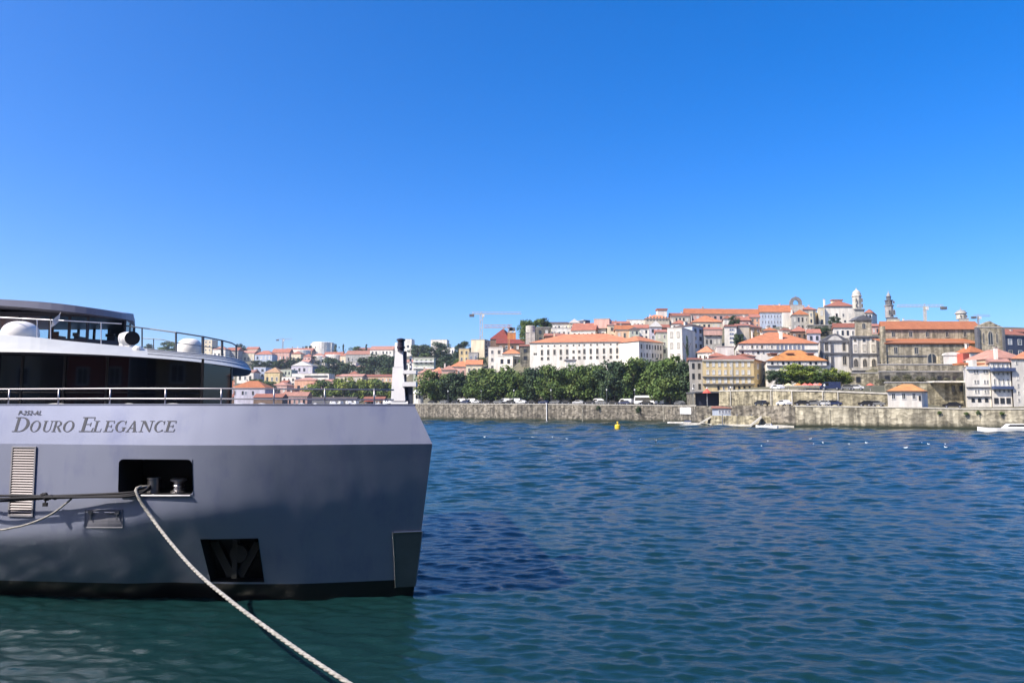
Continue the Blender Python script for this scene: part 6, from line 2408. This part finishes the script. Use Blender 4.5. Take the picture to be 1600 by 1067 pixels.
    mb.lathe([(6.2 * s, 13.2 * s), (6.2 * s, 14.6 * s)], BLACKP, (0, 0, 0), 12)
    mb.build('dome', t)
    link('window', win_mesh('d'), t, (0, -7.4 * s, 9.5 * s), (0, 0, 0), (8 * s, 1, 5.5 * s))
    # kiosks under the trees
    for lb, xa, xb, ya, yb, w in (('navy blue tent under the quay trees left of the long white van', 690, 712, 618, 629, 'navy'), ('beige stone shed under the quay trees behind the parked cars', 829, 842, 616, 629, 'beige'),
                                  ('row of white pillars under the quay trees', 875, 892, 617, 628, 'pale')):
        k = K((xa + xb) / 2)
        house(lb, xa, xb, ya, yb, bank_Y(k) + 22, w, ('gable', ya - 4, 'grey' if w == 'navy' else 'rust'), None, dep=4, th=0, name='shed', cat='shed')
    # white lamp post on wall, poles
    for lb, px, y0, y1 in (('white pole standing against the quay wall below the plane trees', 854, 631, 654),):
        k = K(px, 640)
        mb = MB()
        a = P(px, y0, bank_Y(k) - .6)
        b_ = P(px, y1, bank_Y(k) - .6)
        mb.tube([(a.x, a.y, a.z), (a.x, a.y, b_.z - .8)], .16, WHITEP, 8)
        mb.lathe([(.22, 0), (.22, .2), (.05, .3)], WHITEP, (a.x, a.y, a.z), 10)
        tag(mb.build('pole'), lb, 'pole')
    for i, px in enumerate((700, 752, 803, 861, 948, 992, 1083, 1105, 1142, 1207, 1289)):
        k = K(px, 620)
        Y = bank_Y(k) + 2.5
        t = thing('street_lamp', 'slim grey street lamp on the quay edge, %s one counted from the domed kiosk' % ORD[i], 'street lamp', (k * Y, Y, bank_top(k) - .1), 0, 'street lamps along the quay')
        mb = MB()
        mb.tube([(0, 0, 0), (0, 0, 4.6)], .07, darkm(), 6)
        mb.build('post', t)
        mb = MB()
        mb.lathe([(.05, 4.6), (.22, 4.75), (.26, 5.05), (.1, 5.25), (.02, 5.3)], FRAME_W, (0, 0, 0), 10)
        mb.build('lantern', t)


def darkm():
    return mat('lamp_iron', (0.10, 0.11, 0.12), rough=.5)


def WALLM(n, c):
    return mat(n, c, rough=.75, var=.1)


def parasol(lb, px, yt, ye, yb, hw, Y, m, group=None):
    p = P(px, yb, Y)
    s = Y / F
    t = thing('parasol', lb, 'parasol', p, 0, group)
    zt, ze = P(px, yt, Y).z - p.z, P(px, ye, Y).z - p.z
    mb = MB()
    mb.lathe([(hw * s, ze), (hw * s * .98, ze + .06), (.05, zt)], m, (0, 0, 0), 8)
    mb.build('canopy', t)
    mb = MB()
    mb.tube([(0, 0, -.3), (0, 0, zt)], .04, FRAME_W, 6)
    mb.build('pole', t)


CARM = {}


def car_parts(kind, colname, col):
    key = (kind, colname)
    if key in CARM:
        return CARM[key]
    paint = mat('car_paint_' + colname, col, rough=.25, var=.05, spec=.6)
    gl = mat_glass_dark('car_glass', (0.015, 0.017, 0.02), .05)
    if kind == 'car':
        prof = [(-2.1, .35), (-2.15, .75), (-1.75, .9), (-1.3, .93), (-.75, 1.38), (.75, 1.42), (1.45, 1.0), (2.05, .88), (2.1, .4)]
        wx, wz, rw, hw, wl = (-1.3, 1.3), .32, .32, .85, ((-1.05, .95, -.7, 1.32, .65, 1.35, 1.2, .98),)
    elif kind == 'van':
        prof = [(-2.5, .4), (-2.55, 1.0), (-2.2, 1.15), (-1.6, 1.9), (-1.3, 2.1), (2.45, 2.1), (2.5, .4)]
        wx, wz, rw, hw, wl = (-1.6, 1.6), .35, .35, .95, ((-1.9, 1.2, -1.5, 1.85, -.3, 1.85, -.3, 1.2),)
    else:
        prof = [(-5.4, .45), (-5.5, 1.2), (-5.3, 3.0), (-5.1, 3.2), (5.3, 3.2), (5.45, 3.0), (5.45, .45)]
        wx, wz, rw, hw, wl = (-3.4, 3.4), .45, .48, 1.25, ((-5.0, 1.5, -4.9, 2.6, 5.1, 2.6, 5.1, 1.5),)
    mb = MB()
    mb.extrude_xz(prof, -hw, hw, paint)
    body = mb.data('body')
    mb = MB()
    for w in wl:
        pts = [(w[i], w[i + 1]) for i in range(0, 8, 2)]
        for y in (-hw - .012, hw + .012):
            mb.face([(x, y, z) for x, z in pts], gl)
    win = mb.data('window')
    mb = MB()
    mb.lathe([(rw * .4, -.11), (rw, -.1), (rw, .1), (rw * .4, .11)], RUBBER, (0, 0, 0), 14, 'y')
    mb.lathe([(.02, -.13), (rw * .55, -.12), (rw * .55, .12), (.02, .13)], STEEL, (0, 0, 0), 10, 'y')
    whl = mb.data('wheel')
    CARM[key] = (body, win, whl, wx, wz, hw)
    return CARM[key]


CCOL = dict(black=(.01, .01, .012), grey=(.12, .125, .13), white=(.7, .7, .7), silver=(.4, .41, .42), red=(.32, .02, .02), navy=(.012, .02, .06))


def vehicle(kind, colname, px, s, label, cat, group, flip=False, base=None):
    k = K(px, 628)
    Y = bank_Y(k) + s
    k2 = K(px + 6, 628)
    Y2 = bank_Y(k2) + s
    ang = math.atan2(Y2 - Y, k2 * Y2 - k * Y) + (math.pi if flip else 0)
    body, win, whl, wx, wz, hw = car_parts(kind, colname, CCOL[colname])
    z = bank_top(k) - .03 if base is None else base
    t = thing({'car': 'parked_car', 'van': 'parked_van', 'bus': 'coach'}[kind], label, cat, (k * Y, Y, z), ang, group)
    link('body', body, t)
    link('window', win, t)
    for x in wx:
        for y in (-hw + .08, hw - .08):
            link('wheel', whl, t, (x, y, wz))
    return t


def vehicles():
    cols = ['black', 'grey', 'black', 'navy', 'silver', 'black', 'grey', 'black', 'white', 'black', 'navy', 'grey', 'black', 'silver', 'black', 'grey', 'black', 'navy', 'black', 'grey']
    words = dict(black='black', grey='dark grey', navy='dark blue', silver='silver', white='white', red='red')
    xs = [676, 694, 712, 728, 745, 762, 779, 797, 815, 832, 850, 868, 886, 904, 922, 940, 958, 976, 1010, 1062]
    for i, x in enumerate(xs):
        vehicle('car', cols[i], x, 5.5, '%s car parked under the plane trees, %s in the row from the kiosk' % (words[cols[i]], ORD[i]), 'car', 'cars parked on the quay', flip=i % 3 == 0)
    vehicle('van', 'white', 722, 12, 'white van under the trees right of the navy tent', 'van', 'white vans under the quay trees')
    vehicle('van', 'white', 738, 12.4, 'white van touching the next one, second right of the navy tent', 'van', 'white vans under the quay trees')
    vehicle('van', 'white', 790, 12, 'white van half hidden behind the middle quay trees', 'van', 'white vans under the quay trees')
    vehicle('van', 'white', 806, 12.4, 'white van left of the beige stone shed', 'van', 'white vans under the quay trees')
    vehicle('van', 'white', 936, 11, 'white van just left of the wall weeds', 'van', 'white vans under the quay trees')
    vehicle('van', 'white', 978, 11.5, 'white van parked left of the white coach', 'van', 'white vans under the quay trees')
    for i, px in enumerate((520, 532, 545, 556, 604, 610)):
        vehicle('van', 'white', px, 22, 'white van behind the deck rail among the boat sheds, %s from the left' % ORD[i], 'van', 'white vans by the boat sheds', flip=i % 2 == 0)
    vehicle('bus', 'white', 1016, 11, 'white coach with a dark window band under the plane trees', 'coach', None)
    for i, (x, c) in enumerate(((1190, 'black'), (1225, 'white'), (1255, 'black'), (1271, 'grey'), (1289, 'silver'), (1302, 'navy'), (1356, 'black'), (1368, 'grey'))):
        vehicle('car', c, x, 7.5 if x < 1330 else 9, '%s car in front of the ochre terrace wall, %s one from the landing stage' % (words[c], ORD[i]), 'car', 'cars below the terrace wall', flip=i % 2 == 0)
    vehicle('car', 'black', 1489, 9, 'black car beside the customs house', 'car', None)
    for lb, px, c, kind in (('dark van on the terrace right of the white sunshade', 1299, 'navy', 'van'), ('grey car on the terrace beside the baroque church', 1325, 'grey', 'car'), ('silver car on the terrace in front of the baroque church', 1338, 'silver', 'car'),
                            ('white car on the terrace left of the yellow sunshade', 1215, 'white', 'car')):
        k = K(px, 605)
        vehicle(kind, c, px, 17.5, lb, 'van' if kind == 'van' else 'car', None, base=Z(609.5, bank_Y(k) + 17.5))


# ------------------------------------------------------------------ cranes, boats, buoy, gulls
def crane(label, px, ytop, ybase, xl, xr, yj, Y, col, w=.9):
    p = P(px, ybase, Y)
    s = Y / F
    t = thing('tower_crane', label, 'crane', p, 0)
    m = mat('crane_' + col, dict(pale=(.50, .42, .28), orange=(.50, .25, .12), grey=(.30, .31, .33))[col], rough=.6)
    H = P(px, yj, Y).z - p.z
    mb = MB()
    hw = w / 2
    for x in (-hw, hw):
        for y in (-hw, hw):
            mb.box(x - .12, x + .12, y - .12, y + .12, -4, H, m)
    n = max(3, int(H / w / 1.4))
    for i in range(n):
        z0, z1 = H * i / n, H * (i + 1) / n
        sg = 1 if i % 2 else -1
        for y in (-hw, hw):
            mb.tube([(-hw * sg, y, z0), (hw * sg, y, z1)], .08, m, 4)
    mb.build('mast', t)
    mb = MB()
    a, b = (xl - px) * s, (xr - px) * s
    for y in (-.5, .5):
        mb.box(min(a, b), max(a, b), y - .1, y + .1, H, H + .22, m)
    mb.box(min(a, b), max(a, b), -.1, .1, H + 1.2, H + 1.4, m)
    nn = max(4, int((max(a, b) - min(a, b)) / 2.4))
    for i in range(nn):
        x0 = min(a, b) + (max(a, b) - min(a, b)) * i / nn
        x1 = x0 + (max(a, b) - min(a, b)) / nn
        mb.tube([(x0, -.5, H + .1), ((x0 + x1) / 2, 0, H + 1.3)], .06, m, 4)
        mb.tube([((x0 + x1) / 2, 0, H + 1.3), (x1, .5, H + .1)], .06, m, 4)
    mb.build('jib', t)
    cw = a if abs(a) < abs(b) else b
    mb = MB()
    mb.box(cw - 1.5, cw + 1.5, -.9, .9, H - 1.6, H - .01, GRAND)
    mb.build('counterweight', t)
    zt = P(px, ytop, Y).z - p.z
    mb = MB()
    mb.tube([(-.5, 0, H + .2), (0, 0, max(zt, H + 2)), (.5, 0, H + .2)], .14, m, 4)
    mb.box(.4, 1.9, -.9, .9, H - 1.9, H - .1, FRAME_W)
    mb.build('cab', t)


def boats():
    # motor boat at the right edge
    p = P(1578, 679, 145)
    t = thing('motor_boat', 'long white motor boat lying under the river wall at the right edge', 'boat', (p.x, 145, 0), -.25)
    mb = MB()
    st = [(-5.6, .02, .95), (-4.6, .55, .8), (-2.5, 1.1, .7), (0, 1.3, .66), (3, 1.3, .66), (5.5, 1.15, .68)]
    vs, fs = [], []
    for x, hw, z in st:
        vs += [(x, -hw, z), (x, -hw * .75, -.3), (x, hw * .75, -.3), (x, hw, z)]
    for i in range(len(st) - 1):
        for k in range(3):
            fs.append((4 * i + k, 4 * i + 4 + k, 4 * i + 5 + k, 4 * i + 1 + k))
        fs.append((4 * i + 3, 4 * i + 7, 4 * i + 4, 4 * i))
    fs.append((len(vs) - 4, len(vs) - 1, len(vs) - 2, len(vs) - 3))
    mb.mesh(vs, fs, WHITEP)
    mb.build('hull', t)
    mb = MB()
    mb.extrude_xz([(-1.2, .68), (3.6, .68), (3.2, 1.55), (-.2, 1.5)], -.95, .95, WHITEP)
    mb.build('cabin', t)
    mb = MB()
    for y in (-.965, .965):
        mb.face([(-.75, y, 1.0), (3.2, y, 1.0), (3.05, y, 1.4), (-.2, y, 1.36)], mat_glass_dark('car_glass'))
    mb.build('window', t)
    # small boat at the landing
    p = P(1198, 665, 172)
    t = thing('motor_boat', 'small white motor boat tied at the foot of the landing ramp', 'boat', (p.x, 172, 0), -.6)
    mb = MB()
    vs2 = [(x * .45, y * .55, z * .75) for x, y, z in vs]
    mb.mesh(vs2, fs, WHITEP)
    mb.build('hull', t)
    mb = MB()
    mb.extrude_xz([(-.5, .48), (1.2, .48), (1.0, 1.05), (-.1, 1.0)], -.45, .45, WHITEP)
    mb.face([(-.3, -.46, .65), (1.05, -.46, .65), (.95, -.46, .95), (-.05, -.46, .92)], mat_glass_dark('car_glass'))
    mb.build('cabin', t)
    # grey pontoon
    p = P(1064, 661, 221)
    t = thing('pontoon', 'grey floating pontoon with white fenders beside the landing stage', 'pontoon', (p.x, 219, 0), -.45)
    mb = MB()
    mb.box(-4.2, 3.6, -1.3, 1.3, -.3, .55, W('pale'))
    mb.build('float', t)
    mb = MB()
    mb.box(.8, 3.4, -1.2, .6, .553, 1.0, mat('tarp_navy', (.03, .045, .10), rough=.7))
    mb.build('cover', t)
    for x in (-3.6, -1.6, .3):
        mb = MB()
        mb.lathe([(.03, -.2), (.14, -.1), (.16, .25), (.05, .45)], WHITEP, (x, -1.48, .1), 10)
        mb.build('fender', t)
    # yellow buoy
    p = P(965, 670, 165)
    t = thing('buoy', 'yellow can buoy floating off the quay wall', 'buoy', (p.x, 165, 0))
    ym = mat('buoy_yellow', (.70, .50, .03), rough=.5, var=.1)
    mb = MB()
    mb.lathe([(.5, -.5), (.62, -.1), (.62, .75), (.5, .95), (.12, 1.0)], ym, (0, 0, 0), 16)
    mb.build('float', t)
    mb = MB()
    mb.lathe([(.10, 1.0), (.10, 1.35), (.24, 1.38), (.2, 1.55), (.03, 1.6)], ym, (0, 0, 0), 10)
    mb.build('topmark', t)
    # gulls
    gb = MB()
    gm = mat('gull_white', (.8, .8, .8), rough=.7, var=.05)
    gg = mat('gull_grey', (.33, .35, .38), rough=.7)
    gb.mesh(*ell((0, 0, .10), (.30, .12, .12)), gm)
    gb.mesh(*ell((-.27, 0, .25), (.09, .075, .08)), gm)
    gb.mesh(*ell((.12, 0, .17), (.30, .11, .07)), gg)
    gb.mesh([(-.35, -.02, .25), (-.35, .02, .25), (-.44, 0, .23), (-.35, 0, .27)], [(0, 1, 2), (1, 3, 2), (3, 0, 2)], mat('beak', (.6, .4, .05)))
    gme = gb.data('gull', True)
    rng = random.Random(3)
    for i, (px, y) in enumerate(((706, 684), (757, 683), (812, 685), (833, 684), (863, 683), (886, 686), (985, 689), (1000, 687), (1025, 689), (1266, 686), (1271, 694), (1286, 692), (1326, 694), (1354, 692),
                                 (1190, 698), (1200, 690), (1415, 700), (1438, 693), (1451, 694), (1477, 694), (1478, 699), (1577, 695))):
        zt = .05
        u, v = (px - 800) / F, (533.5 - y) / F
        d = cP - v * sP
        Y = (zt - EYE) * d / (sP + v * cP)
        o = bpy.data.objects.new('gull', gme)
        COL.objects.link(o)
        o.location = (u / d * Y, Y, .03)
        o.rotation_euler = (0, 0, rng.random() * 6.28)
        sc = rng.uniform(.45, .65)
        o.scale = (sc, sc, sc)
        tag(o, 'small white gull sitting on the open water', 'gull', 'gulls resting on the river')


def ell(c, r, n=12, m=8):
    vs, fs = [], []
    for j in range(m + 1):
        ph = math.pi * j / m
        for i in range(n):
            a = 2 * math.pi * i / n
            vs.append((c[0] + r[0] * math.sin(ph) * math.cos(a), c[1] + r[1] * math.sin(ph) * math.sin(a), c[2] + r[2] * math.cos(ph)))
    for j in range(m):
        for i in range(n):
            k = (i + 1) % n
            fs.append((j * n + i, j * n + k, (j + 1) * n + k, (j + 1) * n + i))
    return vs, fs


STONE2R = mat_stone('masonry_river', (0.18, 0.165, 0.12), (0.33, 0.30, 0.225), (0.48, 0.445, 0.34), 0.95, algae=True)

river()
port = ship()
ropes(port)
town_right()
town_beyond()
near_bank()
town_mid()
town_left()
trees()
walls()
vehicles()
crane('large pale tower crane with a long jib above the cream apartment block', 752, 488, 534, 737, 815, 491, 460, 'pale', 1.6)
crane('thin orange crane in front of the dark red pyramid roof', 795, 510, 553, 756, 800, 512, 360, 'orange', .7)
crane('small grey crane far away on the ridge over the canopy tip', 441.5, 527, 550, 433, 456, 530.5, 900, 'grey', 1.2)
crane('pale crane with a white cab rising behind the medieval church', 1446, 476, 506, 1402, 1476, 479.5, 430, 'pale', 1.1)
crane('tiny grey crane on the skyline left of the red roof at the right edge', 1529, 492, 510, 1522, 1548, 494.5, 520, 'grey', .8)
boats()
terrain()


def haze():
    mb = MB()
    mb.box(-1900, 2200, -150, 2600, -4, 190, None)
    me = mb.data('haze')
    me.materials.clear()
    m = bpy.data.materials.new('haze')
    m.use_nodes = True
    nt = m.node_tree
    nt.nodes.remove(nt.nodes['Principled BSDF'])
    pv = nt.nodes.new('ShaderNodeVolumePrincipled')
    pv.inputs['Color'].default_value = (0.80, 0.88, 1.0, 1)
    pv.inputs['Density'].default_value = 0.00012
    pv.inputs['Anisotropy'].default_value = 0.3
    nt.links.new(pv.outputs[0], nt.nodes['Material Output'].inputs['Volume'])
    me.materials.append(m)
    o = bpy.data.objects.new('haze', me)
    COL.objects.link(o)
    tag(o, kind='stuff')


haze()
SC.render.engine = 'CYCLES'
SC.cycles.use_denoising = True
SC.cycles.max_bounces = 8
SC.cycles.caustics_reflective = False
SC.cycles.caustics_refractive = False
SC.cycles.sample_clamp_indirect = 6
